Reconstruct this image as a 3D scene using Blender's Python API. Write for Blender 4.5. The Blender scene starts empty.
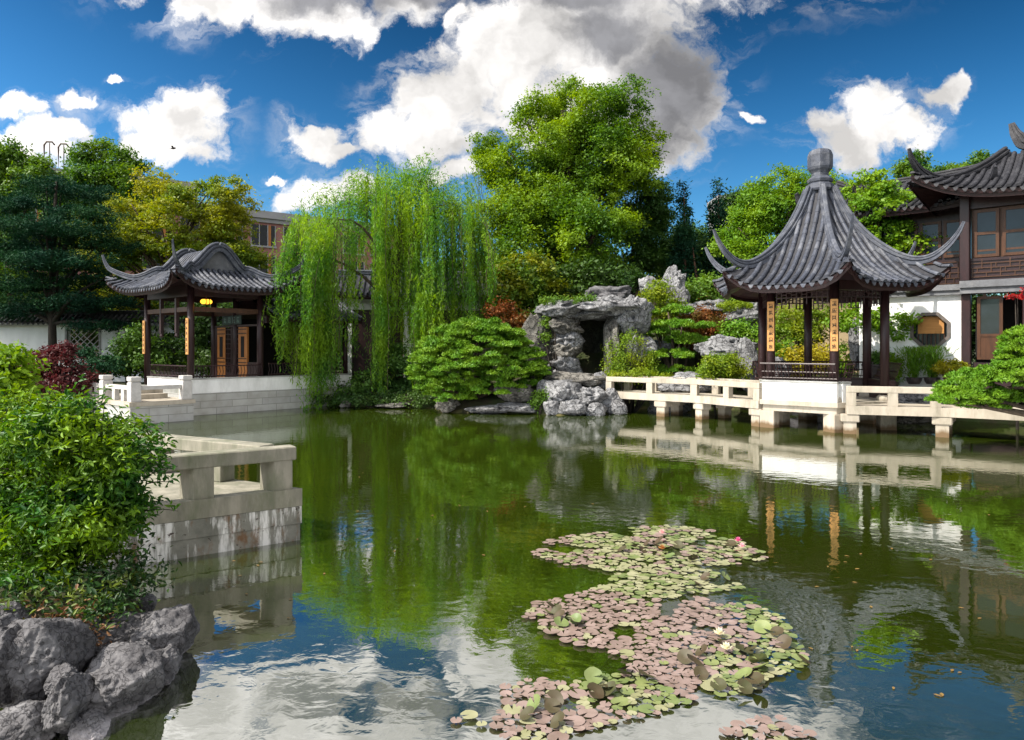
import bpy, bmesh, math, random
import numpy as np
from mathutils import Vector, noise as mnoise
R = math.radians
random.seed(7)
rng = np.random.default_rng(7)
scene = bpy.context.scene
col = scene.collection
CAMZ, F, HX, HY = 2.6, 720.0, 512.0, 348.0

def at(px, py, Y):
    """world point at depth Y in the direction measured on the photograph"""
    return np.array([(px-HX)*Y/F, Y, CAMZ-(py-HY)*Y/F])
def wl(py):
    return CAMZ*F/(py-HY)

# ------------------------------------------------------------------ mesh building
class MB:
    def __init__(self):
        self.v = []; self.f = []; self.m = []; self.n = 0
    def add(self, V, Fs, mat=0):
        V = np.asarray(V, float).reshape(-1, 3)
        o = self.n
        self.v.append(V); self.n += len(V)
        for f in Fs:
            self.f.append([int(i)+o for i in f]); self.m.append(mat)
    def box(self, fr, a0, a1, b0, b1, z0, z1, mat=0, bev=0.0):
        if bev:
            c = bev
            ring = lambda k: [(a0+k, b0), (a1-k, b0), (a1, b0+k), (a1, b1-k), (a1-k, b1), (a0+k, b1), (a0, b1-k), (a0, b0+k)]
            def ins(k):
                return [(a0+k+c, b0+k), (a1-k-c, b0+k), (a1-k, b0+k+c), (a1-k, b1-k-c), (a1-k-c, b1-k), (a0+k+c, b1-k), (a0+k, b1-k-c), (a0+k, b0+k+c)]
            L = [(ins(c*.7), z0), (ins(0), z0+c), (ins(0), z1-c), (ins(c*.7), z1)]
            V = [fr.p(a, b, z) for pts, z in L for a, b in pts]
            Fs = [[7, 6, 5, 4, 3, 2, 1, 0], [24+i for i in range(8)]]
            for l in range(3):
                for i in range(8):
                    j = (i+1) % 8
                    Fs.append([l*8+i, l*8+j, l*8+8+j, l*8+8+i])
            self.add(V, Fs, mat); return
        V = [fr.p(a, b, z) for z in (z0, z1) for a, b in ((a0, b0), (a1, b0), (a1, b1), (a0, b1))]
        self.add(V, [[3, 2, 1, 0], [4, 5, 6, 7], [0, 1, 5, 4], [1, 2, 6, 5], [2, 3, 7, 6], [3, 0, 4, 7]], mat)
    def prism(self, pts, z0, z1, mat=0):
        n = len(pts)
        V = [(x, y, z0) for x, y in pts]+[(x, y, z1) for x, y in pts]
        Fs = [list(range(n))[::-1], [n+i for i in range(n)]]+[[i, (i+1) % n, n+(i+1) % n, n+i] for i in range(n)]
        self.add(V, Fs, mat)
    def tube(self, pts, rad, n=8, mat=0, cap=True):
        pts = np.asarray(pts, float); k = len(pts)
        rad = np.full(k, rad) if np.isscalar(rad) else np.asarray(rad, float)
        T = np.gradient(pts, axis=0); T /= np.linalg.norm(T, axis=1)[:, None]+1e-9
        ref = np.array([0, 0, 1.]) if abs(T[:, 2]).mean() < .8 else np.array([1., 0, 0])
        S = np.cross(T, ref); S /= np.linalg.norm(S, axis=1)[:, None]+1e-9
        U = np.cross(S, T)
        a = np.arange(n)/n*2*np.pi
        V = pts[:, None]+rad[:, None, None]*(np.cos(a)[None, :, None]*S[:, None]+np.sin(a)[None, :, None]*U[:, None])
        Fs = [[i*n+j, i*n+(j+1) % n, (i+1)*n+(j+1) % n, (i+1)*n+j] for i in range(k-1) for j in range(n)]
        if cap: Fs += [list(range(n))[::-1], [(k-1)*n+j for j in range(n)]]
        self.add(V.reshape(-1, 3), Fs, mat)
    def sweep(self, pts, sec, scale=None, mat=0):
        """sweep a closed section [(side, up)] along a path, keeping up near world z"""
        pts = np.asarray(pts, float); k = len(pts); n = len(sec)
        scale = np.ones(k) if scale is None else np.asarray(scale)
        T = np.gradient(pts, axis=0); T /= np.linalg.norm(T, axis=1)[:, None]+1e-9
        H = T.copy(); H[:, 2] = 0
        H /= np.linalg.norm(H, axis=1)[:, None]+1e-9
        S = np.stack([H[:, 1], -H[:, 0], 0*H[:, 0]], 1)
        U = np.cross(S, T)
        sec = np.asarray(sec, float)
        V = pts[:, None]+scale[:, None, None]*(sec[None, :, 0, None]*S[:, None]+sec[None, :, 1, None]*U[:, None])
        Fs = [[i*n+j, i*n+(j+1) % n, (i+1)*n+(j+1) % n, (i+1)*n+j] for i in range(k-1) for j in range(n)]
        Fs += [list(range(n))[::-1], [(k-1)*n+j for j in range(n)]]
        self.add(V.reshape(-1, 3), Fs, mat)
    def lathe(self, c, prof, n=16, mat=0, sx=1, sy=1):
        k = len(prof); V = []
        for r, z in prof:
            for j in range(n):
                a = 2*math.pi*j/n+math.pi/n
                V.append((c[0]+r*sx*math.cos(a), c[1]+r*sy*math.sin(a), c[2]+z))
        Fs = [[i*n+j, i*n+(j+1) % n, (i+1)*n+(j+1) % n, (i+1)*n+j] for i in range(k-1) for j in range(n)]
        Fs += [list(range(n))[::-1], [(k-1)*n+j for j in range(n)]]
        self.add(V, Fs, mat)

class Frame:
    def __init__(s, ox, oy, ang):
        s.o = np.array([ox, oy]); s.u = np.array([math.cos(ang), math.sin(ang)]); s.w = np.array([-math.sin(ang), math.cos(ang)]); s.ang = ang
    def p(s, a, b, z):
        q = s.o+a*s.u+b*s.w
        return (q[0], q[1], z)
WF = Frame(0, 0, 0)

def mesh_obj(name, V, faces, mats, midx=None, parent=None, origin=None, smooth=False, recalc=True):
    """links ONE mesh object. faces: list of lists or (M,4) int array"""
    V = np.asarray(V, float).reshape(-1, 3)
    if parent is not None: origin = np.array(parent['org'])
    if origin is None: origin = np.zeros(3)
    V = V-np.asarray(origin)
    me = bpy.data.meshes.new(name)
    if isinstance(faces, np.ndarray):
        M, k = faces.shape
        me.vertices.add(len(V)); me.vertices.foreach_set('co', V.astype(np.float32).ravel())
        me.loops.add(M*k); me.loops.foreach_set('vertex_index', faces.astype(np.int32).ravel())
        me.polygons.add(M); me.polygons.foreach_set('loop_start', np.arange(0, M*k, k, dtype=np.int32))
        me.update(calc_edges=True)
    else:
        me.from_pydata(V.tolist(), [], faces)
        if recalc and len(faces) < 120000:
            bm = bmesh.new(); bm.from_mesh(me); bmesh.ops.recalc_face_normals(bm, faces=bm.faces); bm.to_mesh(me); bm.free()
    if not isinstance(mats, (list, tuple)): mats = [mats]
    for m in mats: me.materials.append(m)
    if midx is not None: me.polygons.foreach_set('material_index', np.asarray(midx, np.int32))
    if smooth: me.polygons.foreach_set('use_smooth', np.ones(len(me.polygons), bool))
    o = bpy.data.objects.new(name, me); col.objects.link(o)
    o['org'] = [float(x) for x in origin]
    if parent is not None: o.parent = parent
    else: o.location = origin
    return o
def build(mb, name, mats, parent=None, origin=None, smooth=False):
    return mesh_obj(name, np.concatenate(mb.v), mb.f, mats, mb.m, parent, origin, smooth)
def thing(name, label, cat, loc, group=None):
    o = bpy.data.objects.new(name, None); col.objects.link(o); o.location = loc; o.empty_display_size = .2
    o['org'] = [float(x) for x in loc]
    return tag(o, label, cat, group)
def tag(o, label=None, cat=None, group=None, kind=None):
    if label: o['label'] = label
    if cat: o['category'] = cat
    if group: o['group'] = group
    if kind: o['kind'] = kind
    return o
def copy_tree(o, parent=None):
    c = o.copy(); col.objects.link(c); c.parent = parent
    for ch in list(o.children): copy_tree(ch, c)
    return c

# ------------------------------------------------------------------ materials
def nmat(name):
    m = bpy.data.materials.new(name); m.use_nodes = True
    nt = m.node_tree; nt.nodes.clear()
    return m, nt, nt.nodes.new, nt.links.new
def surf(name, c1, c2=None, scale=4, rough=.7, bump=.3, bscale=20, spec=.3, c3=None, stretch=(1, 1, 1), detail=6, fac=(.35, .65), bdist=.02, metal=0, tide=None, island=0):
    """noise-mottled surface; c3 adds a second, larger stain layer"""
    m, nt, N, L = nmat(name)
    out = N('ShaderNodeOutputMaterial'); b = N('ShaderNodeBsdfPrincipled'); L(b.outputs[0], out.inputs[0])
    b.inputs['Roughness'].default_value = rough; b.inputs['Specular IOR Level'].default_value = spec; b.inputs['Metallic'].default_value = metal
    g = N('ShaderNodeNewGeometry'); mp = N('ShaderNodeMapping'); L(g.outputs['Position'], mp.inputs[0]); mp.inputs['Scale'].default_value = stretch
    c2 = c2 or tuple(x*.7 for x in c1)
    n = N('ShaderNodeTexNoise'); n.inputs['Scale'].default_value = scale; n.inputs['Detail'].default_value = detail; n.inputs['Roughness'].default_value = .65
    L(mp.outputs[0], n.inputs['Vector'])
    mr = N('ShaderNodeMapRange'); mr.inputs[1].default_value, mr.inputs[2].default_value = fac; L(n.outputs[0], mr.inputs[0])
    mx = N('ShaderNodeMix'); mx.data_type = 'RGBA'; L(mr.outputs[0], mx.inputs[0])
    mx.inputs[6].default_value = (*c1, 1); mx.inputs[7].default_value = (*c2, 1)
    last = mx.outputs[2]
    if c3:
        n2 = N('ShaderNodeTexNoise'); n2.inputs['Scale'].default_value = scale*.37; n2.inputs['Detail'].default_value = 8; n2.inputs['Roughness'].default_value = .7
        mp2 = N('ShaderNodeMapping'); mp2.inputs['Location'].default_value = (3.1, 7.7, 1.3); L(mp.outputs[0], mp2.inputs[0]); L(mp2.outputs[0], n2.inputs['Vector'])
        mr2 = N('ShaderNodeMapRange'); mr2.inputs[1].default_value = .5; mr2.inputs[2].default_value = .68; L(n2.outputs[0], mr2.inputs[0])
        mx2 = N('ShaderNodeMix'); mx2.data_type = 'RGBA'; L(mr2.outputs[0], mx2.inputs[0]); L(last, mx2.inputs[6]); mx2.inputs[7].default_value = (*c3, 1); last = mx2.outputs[2]
    if tide:   # stain left at the waterline
        sx = N('ShaderNodeSeparateXYZ'); L(g.outputs['Position'], sx.inputs[0])
        ta = N('ShaderNodeMath'); ta.operation = 'MULTIPLY_ADD'; L(n.outputs[0], ta.inputs[0]); ta.inputs[1].default_value = -.3; L(sx.outputs[2], ta.inputs[2])
        tm = N('ShaderNodeMapRange'); L(ta.outputs[0], tm.inputs[0]); tm.inputs[1].default_value = .06; tm.inputs[2].default_value = -.06
        tx = N('ShaderNodeMix'); tx.data_type = 'RGBA'; L(tm.outputs[0], tx.inputs[0]); L(last, tx.inputs[6]); tx.inputs[7].default_value = (*tide, 1); last = tx.outputs[2]
    if island:   # every tile row or block a slightly different tone
        im = N('ShaderNodeMapRange'); L(g.outputs['Random Per Island'], im.inputs[0]); im.inputs[3].default_value = 1-island; im.inputs[4].default_value = 1+island
        iv = N('ShaderNodeVectorMath'); iv.operation = 'SCALE'; L(last, iv.inputs[0]); L(im.outputs[0], iv.inputs['Scale']); last = iv.outputs[0]
    L(last, b.inputs['Base Color'])
    if bump:
        nb = N('ShaderNodeTexNoise'); nb.inputs['Scale'].default_value = bscale; nb.inputs['Detail'].default_value = 5; L(mp.outputs[0], nb.inputs['Vector'])
        bp = N('ShaderNodeBump'); bp.inputs['Strength'].default_value = bump; bp.inputs['Distance'].default_value = bdist; L(nb.outputs[0], bp.inputs['Height']); L(bp.outputs[0], b.inputs['Normal'])
    return m
def leafmat(name, ca, cb, cc=None, nscale=.6, trans=.35, rough=.5, spec=.25, mixlo=.4, mixhi=.62):
    """leaf: a different tone for every leaf, a slow change from clump to clump, light through the blade"""
    m, nt, N, L = nmat(name)
    out = N('ShaderNodeOutputMaterial')
    g = N('ShaderNodeNewGeometry')
    cr = N('ShaderNodeMix'); cr.data_type = 'RGBA'; L(g.outputs['Random Per Island'], cr.inputs[0])
    cr.inputs[6].default_value = (*ca, 1); cr.inputs[7].default_value = (*cb, 1)
    last = cr.outputs[2]
    cc = cc or tuple(.6*x+.4*y for x, y in zip(cb, ca))
    n = N('ShaderNodeTexNoise'); n.inputs['Scale'].default_value = nscale; n.inputs['Detail'].default_value = 3
    L(g.outputs['Position'], n.inputs['Vector'])
    mr = N('ShaderNodeMapRange'); mr.inputs[1].default_value = mixlo; mr.inputs[2].default_value = mixhi; L(n.outputs[0], mr.inputs[0])
    mx = N('ShaderNodeMix'); mx.data_type = 'RGBA'; L(mr.outputs[0], mx.inputs[0]); L(last, mx.inputs[6]); mx.inputs[7].default_value = (*cc, 1)
    last = mx.outputs[2]
    b = N('ShaderNodeBsdfPrincipled'); b.inputs['Roughness'].default_value = rough; b.inputs['Specular IOR Level'].default_value = spec
    L(last, b.inputs['Base Color'])
    t = N('ShaderNodeBsdfTranslucent')
    hs = N('ShaderNodeHueSaturation'); hs.inputs['Hue'].default_value = .485; hs.inputs['Saturation'].default_value = 1.15; hs.inputs['Value'].default_value = 1.5
    L(last, hs.inputs['Color']); L(hs.outputs[0], t.inputs[0])
    ms = N('ShaderNodeMixShader'); ms.inputs[0].default_value = trans; L(b.outputs[0], ms.inputs[1]); L(t.outputs[0], ms.inputs[2]); L(ms.outputs[0], out.inputs[0])
    return m
M = {}
M['tile'] = surf('roof_tile', (.05, .057, .079), (.025, .028, .039), scale=4, rough=.55, bump=.5, bscale=35, c3=(.115, .12, .138), spec=.4, island=.28)
M['tile_pan'] = surf('pan_tile', (.035, .036, .043), (.02, .02, .025), scale=7, rough=.7, bump=.4, bscale=35)  # coloured darker than the barrel tiles to deepen the shade between rows
M['tile_dark'] = surf('roof_tile_dark', (.03, .03, .036), (.016, .016, .02), scale=5, rough=.6, bump=.5, bscale=35, c3=(.055, .055, .062), spec=.3)
M['ridge'] = surf('ridge_tile', (.075, .083, .108), (.042, .047, .062), scale=6, rough=.6, bump=.4, bscale=30, c3=(.14, .145, .163))
M['maroon'] = surf('dark_red_wood', (.03, .012, .013), (.018, .008, .009), scale=8, rough=.4, bump=.15, stretch=(1, 1, .2), spec=.35)
M['brownwood'] = surf('brown_wood', (.075, .033, .017), (.04, .018, .01), scale=10, rough=.45, bump=.2, stretch=(1, 1, .15))
M['orangewood'] = surf('warm_wood', (.42, .17, .045), (.3, .11, .03), scale=12, rough=.45, bump=.1, stretch=(1, 1, .15))
M['plaque'] = surf('plaque_wood', (.55, .29, .1), (.42, .2, .065), scale=14, rough=.5, bump=.1, stretch=(1, 1, .15))
M['ink'] = surf('ink', (.03, .02, .015), scale=10, rough=.6, bump=0)
M['white'] = surf('white_plaster', (.8, .8, .79), (.69, .69, .68), scale=2.2, rough=.85, bump=.12, bscale=12, c3=(.55, .55, .53), stretch=(1, 1, .35))
M['granite'] = surf('pale_granite', (.42, .375, .31), (.33, .29, .235), scale=3, rough=.8, bump=.25, bscale=60, c3=(.18, .165, .125), bdist=.008, stretch=(1, 1, .3), tide=(.13, .085, .045))
M['greystone'] = surf('grey_stone', (.36, .36, .35), (.25, .25, .245), scale=2.2, rough=.8, bump=.3, bscale=30, c3=(.19, .2, .17), stretch=(1, 1, 1.6))
M['bark'] = surf('bark', (.09, .065, .045), (.04, .03, .022), scale=9, rough=.9, bump=.8, bscale=18, stretch=(1, 1, .25), bdist=.04)
M['bark_dark'] = surf('bark_dark', (.04, .032, .025), (.02, .016, .013), scale=9, rough=.9, bump=.8, bscale=18, stretch=(1, 1, .25), bdist=.04)
M['twig'] = surf('yellow_twig', (.22, .16, .06), (.13, .1, .04), scale=9, rough=.8, bump=.2)
M['glass'] = surf('window_glass', (.015, .018, .02), (.02, .025, .03), scale=2, rough=.12, bump=0, spec=.22)
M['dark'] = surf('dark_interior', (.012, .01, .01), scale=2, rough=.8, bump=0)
M['pot'] = surf('pot_clay', (.06, .045, .04), (.03, .025, .025), scale=6, rough=.5, bump=.15)
M['pot_brown'] = surf('pot_terracotta', (.14, .07, .04), (.09, .045, .03), scale=6, rough=.6, bump=.15)
M['bamboo'] = surf('bamboo_blind', (.42, .2, .06), (.3, .14, .04), scale=3, rough=.7, bump=.4, bscale=8, stretch=(.4, .4, 14))

M['cornice'] = surf('grey_cornice', (.15, .155, .17), (.1, .103, .112), scale=3, rough=.8, bump=.2, c3=(.2, .2, .21))
M['octframe'] = surf('window_surround', (.13, .11, .1), (.08, .07, .062), scale=5, rough=.7, bump=.2)
def brick_mat():
    m, nt, N, L = nmat('red_brick')
    out = N('ShaderNodeOutputMaterial'); b = N('ShaderNodeBsdfPrincipled'); L(b.outputs[0], out.inputs[0]); b.inputs['Roughness'].default_value = .85
    tc = N('ShaderNodeTexCoord'); g = N('ShaderNodeNewGeometry')
    sx = N('ShaderNodeSeparateXYZ'); L(g.outputs['Position'], sx.inputs[0])
    ad = N('ShaderNodeMath'); ad.operation = 'ADD'; L(sx.outputs[0], ad.inputs[0]); L(sx.outputs[1], ad.inputs[1])
    cb = N('ShaderNodeCombineXYZ'); L(ad.outputs[0], cb.inputs[0]); L(sx.outputs[2], cb.inputs[1])
    br = N('ShaderNodeTexBrick'); br.inputs['Scale'].default_value = 4; L(cb.outputs[0], br.inputs['Vector'])
    br.inputs['Color1'].default_value = (.34, .095, .075, 1); br.inputs['Color2'].default_value = (.26, .075, .062, 1); br.inputs['Mortar'].default_value = (.3, .25, .23, 1)
    br.inputs['Mortar Size'].default_value = .03
    L(br.outputs[0], b.inputs['Base Color'])
    return m
M['brick'] = brick_mat()
M['concrete'] = surf('grey_concrete', (.33, .32, .33), (.26, .25, .26), scale=.8, rough=.85, bump=.1)

def rock_mat(name, c1, c2, c3, scale=1.6, crack=1.0, bdist=.06, tide=0):
    """weathered limestone: noise-mottled tones, darkened along crack lines"""
    m, nt, N, L = nmat(name)
    out = N('ShaderNodeOutputMaterial'); b = N('ShaderNodeBsdfPrincipled'); L(b.outputs[0], out.inputs[0]); b.inputs['Roughness'].default_value = .8; b.inputs['Specular IOR Level'].default_value = .25
    g = N('ShaderNodeNewGeometry')
    n = N('ShaderNodeTexNoise'); n.inputs['Scale'].default_value = scale; n.inputs['Detail'].default_value = 9; n.inputs['Roughness'].default_value = .7; n.inputs['Distortion'].default_value = .6; L(g.outputs['Position'], n.inputs['Vector'])
    cr = N('ShaderNodeValToRGB'); L(n.outputs[0], cr.inputs[0])
    e = cr.color_ramp.elements; e[0].position = .3; e[0].color = (*c3, 1); e[1].position = .68; e[1].color = (*c1, 1)
    k = e.new(.5); k.color = (*c2, 1)
    v = N('ShaderNodeTexVoronoi'); v.feature = 'DISTANCE_TO_EDGE'; v.inputs['Scale'].default_value = scale*2.1
    nd = N('ShaderNodeTexNoise'); nd.inputs['Scale'].default_value = scale*2; nd.inputs['Detail'].default_value = 4; L(g.outputs['Position'], nd.inputs['Vector'])
    vm = N('ShaderNodeVectorMath'); vm.operation = 'MULTIPLY_ADD'; L(nd.outputs['Color'], vm.inputs[0]); vm.inputs[1].default_value = (.5, .5, .5); L(g.outputs['Position'], vm.inputs[2]); L(vm.outputs[0], v.inputs['Vector'])
    mr = N('ShaderNodeMapRange'); mr.inputs[1].default_value = 0; mr.inputs[2].default_value = .07; L(v.outputs[0], mr.inputs[0])
    mx = N('ShaderNodeMix'); mx.data_type = 'RGBA'; mx.inputs[0].default_value = .5; L(mr.outputs[0], mx.inputs[0]); L(cr.outputs[0], mx.inputs[7]); dk = N('ShaderNodeMix'); dk.data_type = 'RGBA'; dk.inputs[0].default_value = crack; L(cr.outputs[0], dk.inputs[6]); dk.inputs[7].default_value = (*[x*.5 for x in c3], 1); L(dk.outputs[2], mx.inputs[6])
    last = mx.outputs[2]
    if tide:   # pale lime crust left by the water along the foot of the stone
        sx = N('ShaderNodeSeparateXYZ'); L(g.outputs['Position'], sx.inputs[0])
        ta = N('ShaderNodeMath'); ta.operation = 'MULTIPLY_ADD'; L(n.outputs[0], ta.inputs[0]); ta.inputs[1].default_value = -.22; L(sx.outputs[2], ta.inputs[2])
        tm = N('ShaderNodeMapRange'); L(ta.outputs[0], tm.inputs[0]); tm.inputs[1].default_value = -.02; tm.inputs[2].default_value = -.12
        tx = N('ShaderNodeMix'); tx.data_type = 'RGBA'; L(tm.outputs[0], tx.inputs[0]); L(last, tx.inputs[6]); tx.inputs[7].default_value = (.4, .38, .4, 1); last = tx.outputs[2]
    L(last, b.inputs['Base Color'])
    nb = N('ShaderNodeTexNoise'); nb.inputs['Scale'].default_value = scale*5; nb.inputs['Detail'].default_value = 8; nb.inputs['Roughness'].default_value = .65; L(g.outputs['Position'], nb.inputs['Vector'])
    ad = N('ShaderNodeMath'); ad.operation = 'MULTIPLY_ADD'; L(mr.outputs[0], ad.inputs[0]); ad.inputs[1].default_value = .35*crack; L(nb.outputs[0], ad.inputs[2])
    bp = N('ShaderNodeBump'); bp.inputs['Strength'].default_value = .8; bp.inputs['Distance'].default_value = bdist; L(ad.outputs[0], bp.inputs['Height']); L(bp.outputs[0], b.inputs['Normal'])
    return m
M['rock'] = rock_mat('pale_limestone', (.34, .34, .35), (.19, .19, .197), (.06, .06, .062), scale=1.8)
M['rock_tan'] = rock_mat('tan_limestone', (.27, .255, .23), (.14, .132, .118), (.045, .042, .036), scale=1.8)
M['rock_deep'] = rock_mat('shade_dark_rock', (.07, .07, .055), (.04, .042, .03), (.02, .02, .016), scale=2)  # rock colour darkened to stand in for the shade inside the cave
M['rock_near'] = rock_mat('grey_boulder', (.2, .197, .205), (.115, .112, .118), (.038, .036, .04), scale=3.6, crack=.7, bdist=.03, tide=1)

# foliage
M['lf_big'] = leafmat('leaf_broad', (.1, .21, .01), (.04, .11, .01), (.2, .31, .01), nscale=.25, trans=.35)
M['lf_dark'] = leafmat('leaf_dark', (.055, .125, .018), (.085, .17, .018), (.045, .105, .022), nscale=.3, trans=.2)
M['lf_conifer'] = leafmat('needle_blue_green', (.012, .048, .02), (.022, .068, .02), (.01, .04, .024), nscale=.4, trans=.12, spec=.1, rough=.7)
M['lf_orange'] = leafmat('leaf_orange', (.17, .23, .014), (.085, .165, .014), (.26, .27, .016), nscale=.45, trans=.35)
M['lf_green'] = leafmat('leaf_green', (.07, .16, .018), (.04, .11, .018), (.11, .2, .018), nscale=.4, trans=.3)
M['lf_lime'] = leafmat('leaf_lime', (.15, .24, .012), (.1, .18, .012), (.22, .27, .012), nscale=.8, trans=.35)
M['lf_yellow'] = leafmat('leaf_yellow', (.3, .29, .012), (.2, .23, .012), (.34, .29, .014), nscale=.8, trans=.35)
M['lf_bright'] = leafmat('leaf_bright', (.12, .25, .014), (.075, .18, .014), (.18, .3, .014), nscale=.6, trans=.35)
M['lf_willow'] = leafmat('leaf_willow', (.115, .255, .028), (.06, .18, .032), (.19, .32, .022), nscale=.5, trans=.5)
M['lf_pine'] = leafmat('needle_green', (.06, .16, .008), (.09, .21, .008), (.13, .24, .01), nscale=1.4, trans=.15)
M['lf_red'] = leafmat('leaf_dark_red', (.07, .016, .018), (.04, .013, .015), (.1, .024, .02), nscale=1.2, trans=.3)
M['lf_autumn'] = leafmat('leaf_autumn', (.09, .18, .012), (.055, .13, .012), (.19, .21, .012), nscale=.9, trans=.3)
M['lf_scarlet'] = leafmat('leaf_scarlet', (.4, .03, .02), (.3, .02, .02), trans=.35)
M['lf_rust'] = leafmat('leaf_rust', (.22, .07, .018), (.14, .05, .016), (.1, .075, .015), nscale=1, trans=.3)
M['lf_near'] = leafmat('leaf_glossy', (.05, .16, .012), (.016, .075, .014), (.16, .28, .01), nscale=1.9, trans=.3, rough=.45, spec=.3)
M['lf_cover'] = leafmat('leaf_cover', (.025, .07, .01), (.012, .04, .01), (.13, .17, .01), nscale=5, trans=.25, rough=.45, spec=.3, mixlo=.5, mixhi=.68)
M['lf_dry'] = leafmat('leaf_dry', (.2, .1, .04), (.1, .05, .025), trans=.15)
# ------------------------------------------------------------------ leaves, trees, rocks
def leaf_quads(C, size, bias=None, k=.6, aspect=.5, axis=None, jit=.4, seed=0):
    """diamond blades at C; normals lean towards bias"""
    r = np.random.default_rng(seed); n = len(C)
    nr = r.normal(size=(n, 3))
    if bias is not None: nr = nr*(1-k)+np.asarray(bias)*k*1.7
    nr /= np.linalg.norm(nr, axis=1)[:, None]+1e-9
    a = r.normal(size=(n, 3)) if axis is None else np.asarray(axis)+r.normal(size=(n, 3))*jit
    a -= (a*nr).sum(1)[:, None]*nr; a /= np.linalg.norm(a, axis=1)[:, None]+1e-9
    b = np.cross(nr, a)
    L = (np.asarray(size)*(.6+.8*r.random(n)))[:, None]; W = L*aspect
    V = np.stack([C-a*L*.5, C+b*W*.5-a*L*.06, C+a*L*.5, C-b*W*.5-a*L*.06], 1)
    Q = np.arange(n*4).reshape(n, 4)
    return V.reshape(-1, 3), Q
def leaf_folded(C, size, bias, k=.55, aspect=.42, seed=0, axis=None, fold=.18):
    """pointed blade folded along its midrib, for foliage near the camera"""
    r = np.random.default_rng(seed); n = len(C)
    nr = r.normal(size=(n, 3))*(1-k)+np.asarray(bias)*k*1.7
    nr /= np.linalg.norm(nr, axis=1)[:, None]+1e-9
    a = r.normal(size=(n, 3)) if axis is None else np.asarray(axis)+r.normal(size=(n, 3))*.45
    a -= (a*nr).sum(1)[:, None]*nr; a /= np.linalg.norm(a, axis=1)[:, None]+1e-9
    b = np.cross(nr, a)
    L = (np.asarray(size)*(.6+.7*r.random(n)))[:, None]; W = L*aspect*.5; f = nr*W*fold*2
    dr = -nr*L*.12
    V = np.stack([C, C+a*L*.3+b*W+f, C+a*L*.65+b*W*.8+f, C+a*L+dr, C+a*L*.65-b*W*.8+f, C+a*L*.3-b*W+f], 1)
    i = np.arange(n)[:, None]*6
    Q = np.concatenate([i+np.array([[0, 1, 2, 3]]), i+np.array([[0, 3, 4, 5]])], 0)
    return V.reshape(-1, 3), Q
def clumps(blobs, nclump, per, spread, seed, shell=(.55, 1.02), flat=.8, top=0):
    """clump centres near the surface of each blob, then leaves scattered round each centre"""
    r = np.random.default_rng(seed)
    w = np.array([b[3]*b[4]+b[3]*b[5]+b[4]*b[5] for b in blobs]); w = w/w.sum()
    P = []; B = []
    for b, f in zip(blobs, w):
        n = max(3, int(nclump*f))
        d = r.normal(size=(n, 3)); d /= np.linalg.norm(d, axis=1)[:, None]
        if top: d[:, 2] = np.where(d[:, 2] < -.35, -d[:, 2]*top+d[:, 2]*(1-top), d[:, 2])
        rad = shell[0]+(shell[1]-shell[0])*r.random(n)**.6
        c = np.array(b[:3])+d*np.array(b[3:6])*rad[:, None]
        s = spread*(.6+.8*r.random(n))
        l = c[:, None]+r.normal(size=(n, per, 3))*s[:, None, None]*np.array([1, 1, flat])
        P.append(l.reshape(-1, 3)); B.append(np.repeat(d, per, 0))
    return np.concatenate(P), np.concatenate(B)
UP = np.array([0, 0, 1.])
def puffs(blobs, n, frac, seed, squash=.75):
    """break every mass of a crown into leafy bunches carried on its outer side"""
    r = np.random.default_rng(seed); out = []
    for b in blobs:
        rad = np.array(b[3:6]); m = max(3, int(n))
        for _ in range(m):
            d = r.normal(size=3); d /= np.linalg.norm(d); d[2] = d[2]*.9+.12
            c = np.array(b[:3])+d*rad*r.uniform(.55, .98); s = frac*r.uniform(.6, 1.35)*np.cbrt(rad.prod())
            out.append((c[0], c[1], c[2], s, s, s*squash))
    return out
def crown(name, blobs, mat, parent, nclump, per, spread, leaf, seed, k=.5, aspect=.55, flat=.7, shell=(.5, 1.02), up=.6, origin=None, cull=None, puff=None):
    if puff: blobs = puffs(blobs, puff[0], puff[1], seed+5)
    P, B = clumps(blobs, nclump, per, spread, seed, shell, flat)
    if cull is not None:
        m = cull(P); P, B = P[m], B[m]
    V, Q = leaf_quads(P, leaf, B*(1-up)+UP*up, k, aspect, seed=seed+1)
    return mesh_obj(name, V, Q, mat, parent=parent, origin=origin)
def limbs(mb, base, top, r0, targets, seed, r1=None, bend=.25):
    """tapered trunk from base to top, with boughs that leave it and end inside the crown"""
    r = random.Random(seed); base = np.array(base, float); top = np.array(top, float)
    mid = (base+top)/2+np.array([r.uniform(-1, 1), r.uniform(-1, 1), 0])*np.linalg.norm(top-base)*.05
    def q(t): return (1-t)**2*base+2*t*(1-t)*mid+t*t*top
    ts = np.linspace(0, 1, 9); rr = r0*(1-.75*ts); rr[0] *= 1.35
    mb.tube([q(t) for t in ts], rr, 9)
    for tg in targets:
        tg = np.array(tg, float)
        t = min(.9, max(.3, (tg[2]-base[2])/(top[2]-base[2]+1e-6)*.62)); s = q(t)
        m = (s+tg)/2; m[2] += np.linalg.norm(tg-s)*bend*r.uniform(.2, .8)
        uu = np.linspace(0, 1, 7)
        pts = [(1-u)**2*s+2*u*(1-u)*m+u*u*tg for u in uu]
        mb.tube(pts, r0*(1-.75*t)*.55*(1-.85*uu)+.012, 6)
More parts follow.
